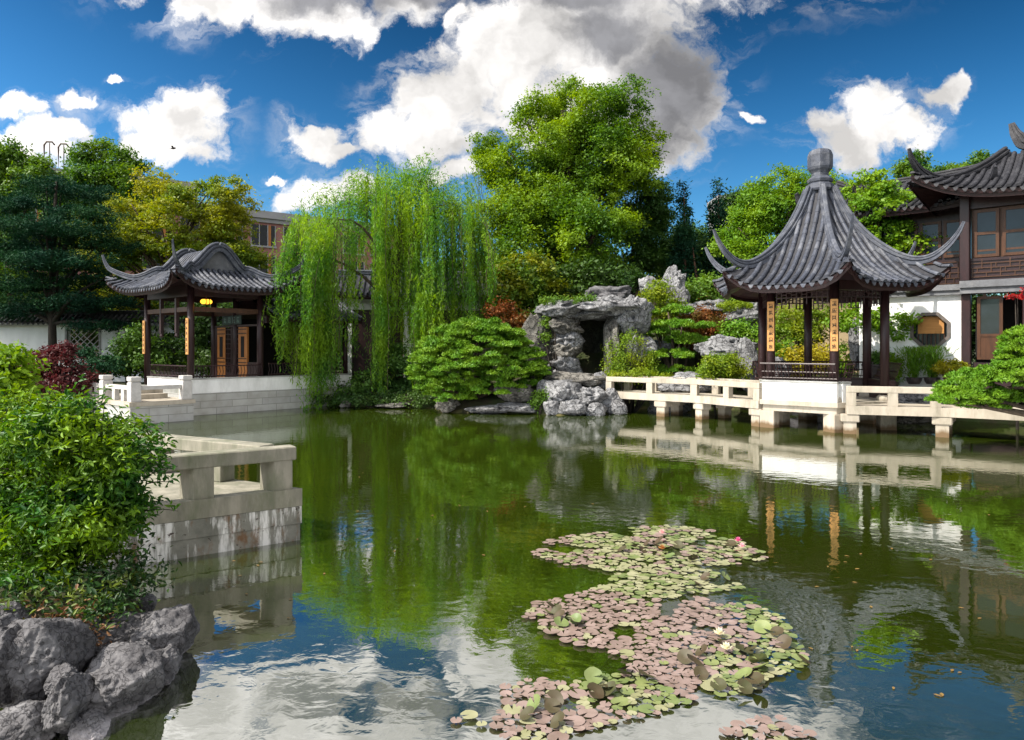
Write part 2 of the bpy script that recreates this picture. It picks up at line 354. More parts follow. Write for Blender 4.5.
def tree(name, label, cat, base, blobs, mat, trunk_mat, nclump, per, spread, leaf, seed, r0=.2, group=None, top=None, extra=0, **kw):
    t = thing(name, label, cat, tuple(base), group)
    mb = MB()
    zt = max(b[2] for b in blobs)
    top = top or (np.mean([b[0] for b in blobs]), np.mean([b[1] for b in blobs]), zt)
    rr = random.Random(seed)
    tg = [(b[0], b[1], b[2]) for b in blobs]+[(b[0]+rr.uniform(-.6, .6)*b[3], b[1]+rr.uniform(-.6, .6)*b[4], b[2]+rr.uniform(-.3, .7)*b[5]) for b in blobs for _ in range(1+extra)]
    limbs(mb, base, top, r0, tg, seed)
    build(mb, 'trunk', trunk_mat, t, smooth=True)
    crown('crown', blobs, mat, t, nclump, per, spread, leaf, seed, **kw)
    return t
def shrub(name, label, cat, base, blobs, mat, nclump, per, spread, leaf, seed, group=None, stem=M['bark_dark'], **kw):
    t = thing(name, label, cat, tuple(base), group)
    mb = MB(); base = np.array(base, float)
    for i, b in enumerate(blobs):
        for j in range(2):
            rr = random.Random(seed*31+i*3+j)
            e = np.array(b[:3])+np.array([rr.uniform(-.5, .5)*b[3], rr.uniform(-.5, .5)*b[4], rr.uniform(0, .5)*b[5]])
            s = base+np.array([rr.uniform(-.15, .15), rr.uniform(-.15, .15), 0])
            m = (s+e)/2+np.array([rr.uniform(-.1, .1), rr.uniform(-.1, .1), .1])
            mb.tube([s, m, e], [.05, .035, .01], 5)
    build(mb, 'stem', stem, t, smooth=True)
    crown('crown', blobs, mat, t, nclump, per, spread, leaf, seed, **kw)
    return t
def pads(blobs, seed, n, per, rad, thick=.35):
    """flat cushions of upright needles over the outer surface of the blobs (cloud-pruned conifers)"""
    r = np.random.default_rng(seed); P = []; A = []
    w = np.array([b[3]*b[4]+b[3]*b[5] for b in blobs]); w = w/w.sum()
    for b, f in zip(blobs, w):
        m = max(2, int(n*f))
        d = r.normal(size=(m, 3)); d[:, 2] = np.abs(d[:, 2])*1.0-.25; d /= np.linalg.norm(d, axis=1)[:, None]
        c = np.array(b[:3])+d*np.array(b[3:6])*(.82+.22*r.random(m))[:, None]
        q = r.normal(size=(m, per, 3)); q /= np.linalg.norm(q, axis=2)[:, :, None]
        q *= r.random((m, per, 1))**.4
        q[:, :, 2] = np.abs(q[:, :, 2])*thick-.3*thick*(q[:, :, 0]**2+q[:, :, 1]**2)
        s = rad*(.6+.8*r.random(m))
        P.append((c[:, None]+q*s[:, None, None]).reshape(-1, 3))
        a = d[:, None]*.5+q*np.array([1.2, 1.2, .5])+np.array([0, 0, .8]); A.append(a.reshape(-1, 3))
    return np.concatenate(P), np.concatenate(A)
def needle_crown(name, blobs, mat, parent, n, per, rad, leaf, seed, thick=.4, aspect=.3, origin=None):
    P, A = pads(blobs, seed, n, per, rad, thick)
    V, Q = leaf_quads(P, leaf, aspect=aspect, axis=A, jit=.35, seed=seed)
    return mesh_obj(name, V, Q, mat, parent=parent, origin=origin)

def fbm(p, o=4):
    return mnoise.fractal(Vector(p), 1.0, 2.1, o)
def rock_verts(c, rad, seed, sub=5, rough=.34, holes=.25, rot=0, angular=0.0, hs=1.7, facets=0):
    bm = bmesh.new(); bmesh.ops.create_icosphere(bm, subdivisions=sub, radius=1.0)
    V = []; s = Vector((seed*3.17 % 50, seed*1.73 % 37, seed*7.1 % 41))
    cr, sr = math.cos(rot), math.sin(rot)
    fr_ = random.Random(seed); planes = []
    for _ in range(facets):
        d = Vector((fr_.gauss(0, 1), fr_.gauss(0, 1), fr_.gauss(0, .8))).normalized(); planes.append((d, fr_.uniform(.66, .98)))
    for v in bm.verts:
        p = v.co.copy()
        k = 1+rough*fbm(p*1.1+s, 3)+rough*.45*mnoise.ridged_multi_fractal(p*1.9+s, .9, 2.1, 3, 1.0, 2.0)-rough*.45
        if angular:
            f = p*1.35+s; q = mnoise.voronoi(f)[0]
            k += angular*(q[1]-q[0]-.35)
        if holes:
            q = mnoise.voronoi(p*hs+s)[0]
            d = q[0]
            k -= holes*max(0, 1-d/.42)**1.2
        if planes:
            nrm = p.normalized(); kk = 9
            for d, h in planes:
                c_ = nrm.dot(d)
                if c_ > .05: kk = min(kk, h/c_)
            k = min(k, kk*(1+.035*fbm(p*3+s, 4)))+.02*fbm(p*5+s, 3)
        k += .05*fbm(p*6+s, 3)
        p = p*k
        x, y, z = p.x*rad[0], p.y*rad[1], p.z*rad[2]
        V.append((c[0]+x*cr-y*sr, c[1]+x*sr+y*cr, c[2]+z))
    Fs = [[v.index for v in f.verts] for f in bm.faces]
    bm.free()
    return np.array(V), np.array(Fs, np.int32)
def rock(label, c, rad, seed, mat='rock', sub=5, group=None, name='rock', **kw):
    V, Fs = rock_verts(c, rad, seed, sub, **kw)
    o = mesh_obj(name, V, Fs, M[mat], origin=np.array([c[0], c[1], c[2]-rad[2]]), smooth=sub < 6)
    return tag(o, label, 'rock', group)

# ------------------------------------------------------------------ camera, sun, sky
cam = bpy.data.cameras.new('camera'); co = bpy.data.objects.new('camera', cam); col.objects.link(co)
co.location = (0, 0, CAMZ); co.rotation_euler = (R(90), 0, 0)
cam.sensor_width = 36; cam.lens = F/1024*36; cam.shift_y = (HY-370)/1024; cam.clip_start = .05; cam.clip_end = 3000
scene.camera = co
SUN_AZ = math.atan2(-.91, -.41)      # x, y of the direction towards the sun (left, a little behind the camera)
SUN_EL = R(47)
sdir = Vector((math.sin(SUN_AZ)*math.cos(SUN_EL), math.cos(SUN_AZ)*math.cos(SUN_EL), math.sin(SUN_EL)))
sl = bpy.data.lights.new('sun', 'SUN'); sl.energy = 4.3; sl.angle = R(.5); sl.color = (1, .93, .82)
so = bpy.data.objects.new('sun', sl); col.objects.link(so); so.rotation_euler = sdir.to_track_quat('Z', 'Y').to_euler(); so.location = (-30, -10, 30)

def make_world():
    w = bpy.data.worlds.new('World'); scene.world = w; w.use_nodes = True
    nt = w.node_tree; nt.nodes.clear(); N = nt.nodes.new; L = nt.links.new
    out = N('ShaderNodeOutputWorld'); bg = N('ShaderNodeBackground'); L(bg.outputs[0], out.inputs[0]); bg.inputs[1].default_value = .12
    sky = N('ShaderNodeTexSky'); sky.sky_type = 'NISHITA'; sky.sun_disc = False; sky.sun_elevation = SUN_EL; sky.sun_rotation = SUN_AZ
    sky.air_density = 1.0; sky.dust_density = 1.1; sky.ozone_density = 2.5
    tc = N('ShaderNodeTexCoord')
    def mth(op, a, b=None, c=None, clamp=False):
        n = N('ShaderNodeMath'); n.operation = op; n.use_clamp = clamp
        for i, x in enumerate((a, b, c)):
            if x is None: continue
            if isinstance(x, (int, float)): n.inputs[i].default_value = x
            else: L(x, n.inputs[i])
        return n.outputs[0]
    def vec(op, a, b):
        n = N('ShaderNodeVectorMath'); n.operation = op
        for i, x in enumerate((a, b)):
            if x is None: continue
            if isinstance(x, tuple): n.inputs[i].default_value = x
            else: L(x, n.inputs[i])
        return n
    hs = N('ShaderNodeHueSaturation'); hs.inputs['Saturation'].default_value = 1.42; hs.inputs['Value'].default_value = 1; L(sky.outputs[0], hs.inputs['Color'])
    sx = N('ShaderNodeSeparateXYZ'); L(tc.outputs['Generated'], sx.inputs[0])
    # deepen the blue away from the horizon
    el = mth('MULTIPLY', sx.outputs[2], 1.0)
    dk = N('ShaderNodeMapRange'); L(el, dk.inputs[0]); dk.inputs[1].default_value = .06; dk.inputs[2].default_value = .45; dk.inputs[3].default_value = 1.08; dk.inputs[4].default_value = SKYDK
    sc_ = vec('SCALE', hs.outputs[0], None); L(dk.outputs[0], sc_.inputs['Scale'])
    tint = vec('MULTIPLY', sc_.outputs[0], SKYTINT)
    # cloud layer: masses placed by direction, broken up by noise
    y = mth('MAXIMUM', sx.outputs[1], .08)
    u = mth('DIVIDE', sx.outputs[0], y); v = mth('DIVIDE', sx.outputs[2], y)
    cb = N('ShaderNodeCombineXYZ'); L(u, cb.inputs[0]); L(v, cb.inputs[1])
    n1 = N('ShaderNodeTexNoise'); n1.inputs['Scale'].default_value = 9; n1.inputs['Detail'].default_value = 7; n1.inputs['Roughness'].default_value = .6; L(cb.outputs[0], n1.inputs['Vector'])
    wv = vec('SUBTRACT', n1.outputs['Color'], (.5, .5, .5)); ws = vec('SCALE', wv.outputs[0], None); ws.inputs['Scale'].default_value = .11
    p = vec('ADD', cb.outputs[0], ws.outputs[0]).outputs[0]
    n2 = N('ShaderNodeTexNoise'); n2.inputs['Scale'].default_value = 21; n2.inputs['Detail'].default_value = 9; n2.inputs['Roughness'].default_value = .62; L(p, n2.inputs['Vector'])
    def field(blobs):
        last = None
        for cx, cy, rx, ry in blobs:
            d = vec('SUBTRACT', p, ((cx-HX)/F, (HY-cy)/F, 0)); s = vec('MULTIPLY', d.outputs[0], (F/rx, F/ry, 0)); l = vec('LENGTH', s.outputs[0], None)
            e = mth('SUBTRACT', 1.0, l.outputs['Value'])
            last = e if last is None else mth('SMOOTH_MAX', last, e, .25)
        return last
    white = [(215, 2, 55, 26), (290, 0, 75, 40), (350, 18, 50, 30), (405, -8, 50, 30), (300, -70, 170, 70), (190, -40, 90, 45),
             (385, 128, 42, 36), (445, 95, 60, 50), (505, 55, 75, 65), (565, 30, 95, 75), (625, 55, 85, 85), (675, 95, 52, 62), (620, 5, 80, 45), (655, 125, 60, 45), (565, 115, 85, 60), (430, 135, 65, 32), (530, -60, 120, 60), (690, -50, 190, 60), (300, -100, 200, 90),
             (165, 125, 58, 34), (195, 102, 36, 24), (138, 142, 30, 20), (178, 150, 42, 18),
             (38, 143, 60, 18), (15, 106, 34, 12), (58, 124, 44, 15), (72, 94, 26, 11), (18, 160, 50, 18),
             (115, 74, 13, 6), (312, 136, 34, 18), (336, 148, 24, 13), (278, 172, 13, 6), (330, 188, 52, 22), (300, 204, 30, 18), (452, 172, 36, 16),
             (872, 106, 34, 30), (855, 138, 60, 26), (822, 124, 32, 20), (908, 132, 32, 22), (940, 96, 26, 22), (955, 84, 14, 14), (748, 112, 12, 9), (455, 15, 16, 10)]
    grey = [(335, -4, 105, 26), (430, -10, 60, 22), (668, 88, 70, 80), (610, 30, 70, 45), (640, 130, 70, 40), (580, -10, 90, 30)]
    fw = field(white); fg = field(grey)
    nz = mth('SUBTRACT', n2.outputs[0], .5)
    D = mth('MULTIPLY_ADD', nz, 1.55, fw)
    front = N('ShaderNodeMapRange'); L(sx.outputs[1], front.inputs[0]); front.inputs[1].default_value = .25; front.inputs[2].default_value = .4
    a1 = N('ShaderNodeMapRange'); a1.interpolation_type = 'SMOOTHSTEP'; L(D, a1.inputs[0]); a1.inputs[1].default_value = -.03; a1.inputs[2].default_value = .46
    # clouds over the rest of the sky
    n3 = N('ShaderNodeTexNoise'); n3.inputs['Scale'].default_value = 2.2; n3.inputs['Detail'].default_value = 8; n3.inputs['Roughness'].default_value = .58; L(tc.outputs['Generated'], n3.inputs['Vector'])
    a2 = N('ShaderNodeMapRange'); a2.interpolation_type = 'SMOOTHSTEP'; L(n3.outputs[0], a2.inputs[0]); a2.inputs[1].default_value = .38; a2.inputs[2].default_value = .55
    am = N('ShaderNodeMix'); am.data_type = 'FLOAT'; L(front.outputs[0], am.inputs[0]); L(a2.outputs[0], am.inputs[2]); L(a1.outputs[0], am.inputs[3])
    up = N('ShaderNodeMapRange'); L(sx.outputs[2], up.inputs[0]); up.inputs[1].default_value = -.02; up.inputs[2].default_value = .02
    # thin torn veils round the masses
    mpw = N('ShaderNodeMapping'); mpw.inputs['Scale'].default_value = (9, 24, 1); mpw.inputs['Rotation'].default_value = (0, 0, -.45); L(p, mpw.inputs[0])
    nw = N('ShaderNodeTexNoise'); nw.inputs['Scale'].default_value = 1; nw.inputs['Detail'].default_value = 9; nw.inputs['Roughness'].default_value = .6; nw.inputs['Distortion'].default_value = .6; L(mpw.outputs[0], nw.inputs['Vector'])
    w1 = N('ShaderNodeMapRange'); w1.interpolation_type = 'SMOOTHSTEP'; L(nw.outputs[0], w1.inputs[0]); w1.inputs[1].default_value = .47; w1.inputs[2].default_value = .72
    w2 = N('ShaderNodeMapRange'); w2.interpolation_type = 'SMOOTHSTEP'; L(fw, w2.inputs[0]); w2.inputs[1].default_value = -.75; w2.inputs[2].default_value = .15
    wisp = mth('MULTIPLY', mth('MULTIPLY', mth('MULTIPLY', w1.outputs[0], w2.outputs[0]), .42), front.outputs[0])
    alpha = mth('MULTIPLY', mth('MAXIMUM', am.outputs[0], wisp), up.outputs[0])
    # cloud tone: bright billows, grey bellies
    n4 = N('ShaderNodeTexNoise'); n4.inputs['Scale'].default_value = 9; n4.inputs['Detail'].default_value = 4; n4.inputs['Roughness'].default_value = .55; L(vec('ADD', p, (.03, -.03, 0)).outputs[0], n4.inputs['Vector'])
    sh = N('ShaderNodeMapRange'); L(n4.outputs[0], sh.inputs[0]); sh.inputs[1].default_value = .36; sh.inputs[2].default_value = .6; sh.inputs[3].default_value = .58; sh.inputs[4].default_value = 1.0
    g1 = N('ShaderNodeMapRange'); g1.interpolation_type = 'SMOOTHSTEP'; L(mth('MULTIPLY_ADD', nz, .7, fg), g1.inputs[0]); g1.inputs[1].default_value = -.05; g1.inputs[2].default_value = .65
    cc = N('ShaderNodeMix'); cc.data_type = 'RGBA'; L(g1.outputs[0], cc.inputs[0]); cc.inputs[6].default_value = (*CLOUDW, 1); cc.inputs[7].default_value = (*CLOUDG, 1)
    cs = vec('SCALE', cc.outputs[2], None); L(sh.outputs[0], cs.inputs['Scale'])
    mx = N('ShaderNodeMix'); mx.data_type = 'RGBA'; L(alpha, mx.inputs[0]); L(tint.outputs[0], mx.inputs[6]); L(cs.outputs[0], mx.inputs[7])
    # sky and clouds brightened towards the sun, added as fill for shaded sides
    dt = vec('DOT_PRODUCT', tc.outputs['Generated'], tuple(sdir)); gf = mth('POWER', mth('MAXIMUM', dt.outputs['Value'], 0.0), 1.5)
    gm = vec('SCALE', mx.outputs[2], None); L(mth('MULTIPLY_ADD', gf, 2.4, 1.0), gm.inputs['Scale'])
    L(gm.outputs[0], bg.inputs[0])
SKYTINT = (.52, .74, .8); SKYDK = .27
CLOUDW = (5.3, 5.15, 5.0); CLOUDG = (1.7, 1.7, 1.8)
make_world()
vs = scene.view_settings; vs.view_transform = 'Standard'; vs.look = 'None'; vs.exposure = .9; vs.gamma = 1; vs.use_curve_mapping = False

# ------------------------------------------------------------------ ground, pond, water
u_ = np.array([.658, .753]); v_ = np.array([-.753, .658]); C0 = np.array([-12.4, 27.8])
shore = [(-2.75, 6.1), (-3.2, 6.7), (-4.0, 7.2), (-4.8, 7.5), (-5.7, 8.4), (-5.7, 10), (-7.5, 12), (-10, 12.6), (-13, 15), (-17, 19), (-18.5, 25), (-17, 27.6), (-15.5, 27.8), (-13.2, 26.0), (-12.9, 27.0), (-12.87, 29.5), (-9.6, 33.0), (-8.4, 32.0),
         (-6.2, 31.8), (-3.4, 30.9), (-2.6, 28.9), (0.9, 28.3), (1.7, 27.6), (3.7, 28.2), (5, 30.6), (8.5, 30.8), (12.6, 28.6), (15, 26.6), (17.6, 24.0), (18.4, 21),
         (15.6, 19.2), (14.2, 17.0), (14.5, 13), (14, 8), (10, 4.4), (5, 3.2), (0.5, 3.0), (-1.0, 3.2), (-2.3, 3.3), (-3.6, 3.8), (-4.3, 4.6), (-3.9, 5.15), (-3.1, 5.65)]
PS = np.array(shore)
def sdf(P):
    d = np.full(len(P), 1e9); ins = np.zeros(len(P), bool); n = len(PS)
    for i in range(n):
        a, b = PS[i], PS[(i+1) % n]
        e = b-a; w = P-a; t = np.clip((w@e)/(e@e), 0, 1)
        d = np.minimum(d, np.linalg.norm(w-t[:, None]*e, axis=1))
        c = ((a[1] > P[:, 1]) != (b[1] > P[:, 1])) & (P[:, 0] < (b[0]-a[0])*(P[:, 1]-a[1])/(b[1]-a[1]+1e-12)+a[0])
        ins ^= c
    return np.where(ins, -d, d)
def hgt(P):
    s = sdf(P)
    bank = .55+.35*np.clip((s-.5)/3, 0, 1)
    z = np.where(s < 0, -np.minimum(.75, .12+.35*(-s)), np.clip(s/.45, 0, 1)*bank-.1*(s < .2))
    # the rockery mound rises behind the far bank
    for mx_, my, rx, ry, h in ((4.5, 38, 7.5, 6, 2.6), (10, 36, 6, 5, 1.3), (-1, 37, 5, 5, .8)):
        k = np.clip(1-((P[:, 0]-mx_)/rx)**2-((P[:, 1]-my)/ry)**2, 0, 1); z = z+np.where(s > 0, h*k*np.clip(s/2, 0, 1), 0)
    z = z+np.where(s > .3, .06*np.sin(P[:, 0]*1.3)*np.cos(P[:, 1]*1.1), 0)
    return z
def ground_z(x, y): return float(hgt(np.array([[x, y]]))[0])
def axis_pts(lo, hi, step, far):
    a = list(np.arange(lo, hi+.01, step)); k = step; x = hi
    while x < far: k *= 1.35; x += k; a.append(x)
    k = step; x = lo
    while x > -far: k *= 1.35; x -= k; a.insert(0, x)
    return np.array(a)
gx, gy = axis_pts(-20, 21, .3, 900), axis_pts(2, 42, .3, 900)
GX, GY = np.meshgrid(gx, gy); GP = np.stack([GX.ravel(), GY.ravel()], 1); GZ = hgt(GP)
ni, nj = GX.shape
I = (np.arange(ni-1)[:, None]*nj+np.arange(nj-1)[None]).ravel()
GQ = np.stack([I, I+1, I+1+nj, I+nj], 1)
gfz = GZ[GQ].mean(1)
def bed_mat():
    m, nt, N, L = nmat('pond_bed'); out = N('ShaderNodeOutputMaterial'); b = N('ShaderNodeBsdfPrincipled'); L(b.outputs[0], out.inputs[0]); b.inputs['Roughness'].default_value = .9
    g = N('ShaderNodeNewGeometry'); v = N('ShaderNodeTexVoronoi'); v.inputs['Scale'].default_value = 5.5; v.inputs['Randomness'].default_value = 1
    n = N('ShaderNodeTexNoise'); n.inputs['Scale'].default_value = 1.2; n.inputs['Detail'].default_value = 6; L(g.outputs['Position'], n.inputs['Vector'])
    L(g.outputs['Position'], v.inputs['Vector'])
    c1 = N('ShaderNodeMix'); c1.data_type = 'RGBA'; sx = N('ShaderNodeSeparateXYZ'); L(v.outputs['Color'], sx.inputs[0]); L(sx.outputs[0], c1.inputs[0]); c1.inputs[6].default_value = (.05, .045, .015, 1); c1.inputs[7].default_value = (.15, .115, .04, 1)
    mr = N('ShaderNodeMapRange'); mr.inputs[1].default_value = .42; mr.inputs[2].default_value = .6; L(n.outputs[0], mr.inputs[0])
    c2 = N('ShaderNodeMix'); c2.data_type = 'RGBA'; L(mr.outputs[0], c2.inputs[0]); L(c1.outputs[2], c2.inputs[6]); c2.inputs[7].default_value = (.045, .05, .012, 1)
    L(c2.outputs[2], b.inputs['Base Color'])
    return m
M['soil'] = surf('mossy_soil', (.03, .045, .012), (.04, .032, .018), scale=1.4, rough=.95, bump=.6, bscale=14, c3=(.035, .06, .015), bdist=.05)
M['bed'] = bed_mat()
gmid = (gfz < .02).astype(int)
g = mesh_obj('ground', np.concatenate([GP, GZ[:, None]], 1), GQ, [M['soil'], M['bed']], gmid, smooth=True); g['kind'] = 'structure'

def water_mat():
    m, nt, N, L = nmat('pond_water'); out = N('ShaderNodeOutputMaterial')
    g = N('ShaderNodeNewGeometry')
    mp = N('ShaderNodeMapping'); L(g.outputs['Position'], mp.inputs[0]); mp.inputs['Scale'].default_value = (1, 1.25, 1); mp.inputs['Rotation'].default_value = (0, 0, .35)
    n1 = N('ShaderNodeTexNoise'); n1.inputs['Scale'].default_value = 4.2; n1.inputs['Detail'].default_value = 3; n1.inputs['Roughness'].default_value = .45; n1.inputs['Distortion'].default_value = .4; L(mp.outputs[0], n1.inputs['Vector'])
    n2 = N('ShaderNodeTexNoise'); n2.inputs['Scale'].default_value = .5; n2.inputs['Detail'].default_value = 2; L(g.outputs['Position'], n2.inputs['Vector'])
    mr = N('ShaderNodeMapRange'); L(n2.outputs[0], mr.inputs[0]); mr.inputs[1].default_value = .35; mr.inputs[2].default_value = .65; mr.inputs[3].default_value = .35; mr.inputs[4].default_value = 1
    bp = N('ShaderNodeBump'); bp.inputs['Distance'].default_value = WAVE; L(mr.outputs[0], bp.inputs['Strength']); L(n1.outputs[0], bp.inputs['Height'])
    fr = N('ShaderNodeFresnel'); fr.inputs['IOR'].default_value = 6.5; L(bp.outputs[0], fr.inputs['Normal'])
    gl = N('ShaderNodeBsdfGlossy'); gl.inputs['Roughness'].default_value = .015; gl.inputs['Color'].default_value = (1, 1, 1, 1); L(bp.outputs[0], gl.inputs['Normal'])
    tr = N('ShaderNodeBsdfTransparent'); tr.inputs['Color'].default_value = (.5, .62, .3, 1)
    df = N('ShaderNodeBsdfDiffuse'); df.inputs['Color'].default_value = (.027, .043, .003, 1)
    m0 = N('ShaderNodeMixShader'); m0.inputs[0].default_value = .6; L(tr.outputs[0], m0.inputs[1]); L(df.outputs[0], m0.inputs[2])
    ms = N('ShaderNodeMixShader'); L(fr.outputs[0], ms.inputs[0]); L(m0.outputs[0], ms.inputs[1]); L(gl.outputs[0], ms.inputs[2])
    L(ms.outputs[0], out.inputs[0])
    return m
WAVE = .0033
wb = MB(); wb.add([(-19, 2.2, 0), (20, 2.2, 0), (20, 33, 0), (-19, 33, 0)], [[0, 1, 2, 3]])
w = build(wb, 'water', water_mat()); w['kind'] = 'structure'
# ------------------------------------------------------------------ curved tile roofs
def gcurve(q): return .34*q+.66*np.sign(q)*np.abs(q)**2.3
class Side:
    """one slope: outward normal at angle an, eave at distance d0 (half width W0) rising to d1 (half width W1)"""
    def __init__(s, c, an, d0, d1, W0, W1, zE, zR, lift, flare, g=gcurve):
        s.c = np.array(c, float); s.n = np.array([math.cos(an), math.sin(an)]); s.l = np.array([-math.sin(an), math.cos(an)])
        s.d0, s.d1, s.W0, s.W1, s.zE, s.zR, s.lift, s.flare, s.g = d0, d1, W0, W1, zE, zR, lift, flare, g
    def half(s, d): return s.W1+(s.W0-s.W1)*(d-s.d1)/(s.d0-s.d1)
    def z(s, w, d):
        q = (s.d0-d)/(s.d0-s.d1); k = np.clip(np.abs(w)/max(.05, s.half(d)), 0, 1.15)
        return s.zE+(s.zR-s.zE)*s.g(np.clip(q, -.15, 1))+s.lift*k**4*np.clip(1-q, 0, 1.2)**2
    def eave(s, w): return s.d0+s.flare*(abs(w)/s.W0)**4
    def pt(s, w, d, dz=0):
        q = s.c+s.n*d+s.l*w
        return (q[0], q[1], float(s.z(w, d))+dz)
    def corner(s, sg, d, dz=0): return s.pt(sg*s.half(d), d, dz)
def roof_side(mb, s, spacing=.26, tr=.075, thick=.14, tilelen=.22, mt=0, ms=1, nd=10, mp=2):
    nw = max(8, int(2*s.W0/.3))
    # pan surface, its underside and the eave board
    top = []; bot = []
    for i in range(nd+1):
        t = i/nd
        for j in range(nw+1):
            k = -1+2*j/nw
            de = s.eave(k*s.W0); d = de+(s.d1-de)*t
            w = k*(s.W1+(s.W0-s.W1)*(1-t))*(1+.0*t)+k*s.flare*.55*abs(k)**3*(1-t)**2
            p = s.pt(w, d); top.append(p); bot.append((p[0], p[1], p[2]-thick))
    n = nw+1; Fs = [[i*n+j, i*n+j+1, (i+1)*n+j+1, (i+1)*n+j] for i in range(nd) for j in range(nw)]
    mb.add(top, Fs, mp); mb.add(bot, [f[::-1] for f in Fs], ms)
    # eave board, set 2 cm in
    E = [top[j] for j in range(n)]
    inn = np.array([-s.n[0], -s.n[1], 0])
    V = [np.array(e)+inn*.03+np.array([0, 0, -.03]) for e in E]+[np.array(e)+inn*.08+np.array([0, 0, -.03-thick*1.5]) for e in E]
    mb.add(V, [[j, j+1, n+j+1, n+j] for j in range(nw)], ms)
    # rows of barrel tiles with a round end at the eave
    m = int(2*s.W0/spacing); 
    for r_ in range(m+1):
        w0 = (r_-m/2)*spacing
        kk = w0/s.W0
        if abs(kk) > 1: continue
        de = s.eave(w0)+.05
        # the row runs straight up until it meets the hip
        aw = abs(w0)
        if aw <= s.W1: de1 = s.d1
        else: de1 = s.d1+(s.d0-s.d1)*(aw-s.W1)/max(1e-6, s.W0-s.W1)
        L = de-de1
        if L < .12: continue
        ks = max(2, int(L/tilelen)); pts = []; rad = []
        sp = kk*s.flare*.55*abs(kk)**3
        for i in range(ks+1):
            for e, rr in ((0, 1.0), (.97, .86)):
                t = min(1, (i+e)/ks)
                if i == ks and e: continue
                d = de-L*t
                pts.append(s.pt(w0+sp*(1-t)**2, d, .04)); rad.append(tr*rr)
        pts = np.array(pts); rad = np.array(rad)
        T = np.gradient(pts, axis=0); T /= np.linalg.norm(T, axis=1)[:, None]+1e-9
        S = np.tile(np.array([s.l[0], s.l[1], 0]), (len(pts), 1)); U = np.cross(S, T); U *= np.sign(U[:, 2:3]+1e-9)
        a = np.linspace(-.15, math.pi+.15, 7)
        V = pts[:, None]+rad[:, None, None]*(np.cos(a)[None, :, None]*S[:, None]+np.sin(a)[None, :, None]*U[:, None])
        k = len(pts)
        mb.add(V.reshape(-1, 3), [[i*7+j, i*7+j+1, (i+1)*7+j+1, (i+1)*7+j] for i in range(k-1) for j in range(6)]+[list(range(7))], mt)
        # drip tile between the rows
        if r_ < m:
            wq = w0+spacing/2
            if abs(wq) < s.W0:
                p = np.array(s.pt(wq+sp, s.eave(wq)+.03)); l3 = np.array([s.l[0], s.l[1], 0])*spacing*.36; n3 = np.array([s.n[0], s.n[1], 0])*.01
                mb.add([p-l3, p+l3, p+l3*.5+n3-np.array([0, 0, .09]), p+n3-np.array([0, 0, .13]), p-l3*.5+n3-np.array([0, 0, .09])], [[0, 1, 2, 3, 4]], mt)
RSEC = [(-.13, -.1), (.13, -.1), (.13, .04), (.075, .045), (.075, .1), (.13, .105), (.13, .165), (.06, .17), (.06, .21), (.085, .23), (.085, .27), (.05, .31), (-.05, .31), (-.085, .27), (-.085, .23), (-.06, .21), (-.06, .17), (-.13, .165), (-.13, .105), (-.075, .1), (-.075, .045), (-.13, .04)]
def ridge_sweep(mb, pts, sc=1.0, taper=None, mat=0):
    pts = np.array(pts, float); scale = np.full(len(pts), sc) if taper is None else np.asarray(taper)*sc
    mb.sweep(pts, RSEC, scale, mat)
def smooth_path(P, n=26):
    P = np.array(P, float); k = len(P); t = np.linspace(0, k-1, n); out = []
    Q = np.vstack([2*P[0]-P[1], P, 2*P[-1]-P[-2]])
    for x in t:
        i = min(int(x), k-2); f = x-i; a, b, c, d = Q[i], Q[i+1], Q[i+2], Q[i+3]
        out.append(.5*((2*b)+(-a+c)*f+(2*a-5*b+4*c-d)*f*f+(-a+3*b-3*c+d)*f**3))
    return np.array(out)
def strokes(mb, fr_pt, right, up, size, seed, mat=0):
    """brush-like strokes of one written character on a plane"""
    r = random.Random(seed); c = np.array(fr_pt, float); right = np.array(right, float); up = np.array(up, float); nrm = np.cross(right, up)
    def bar(x0, y0, x1, y1, w):
        a = c+right*x0*size+up*y0*size; b = c+right*x1*size+up*y1*size
        d = (b-a)/(np.linalg.norm(b-a)+1e-9); s = np.cross(nrm, d)*w*size/2
        mb.add([a-s, b-s*.7, b+s*.7, a+s], [[0, 1, 2, 3]], mat)
    for y in r.sample([-.38, -.2, 0, .2, .38], 3): bar(-r.uniform(.25, .45), y, r.uniform(.25, .45), y+.04, .11)
    for x in r.sample([-.3, 0, .3], 2): bar(x, r.uniform(.3, .48), x+r.uniform(-.1, .1), -r.uniform(.3, .48), .12)
    bar(.02, .05, -.42, -.45, .1); bar(.05, .0, .44, -.42, .12)

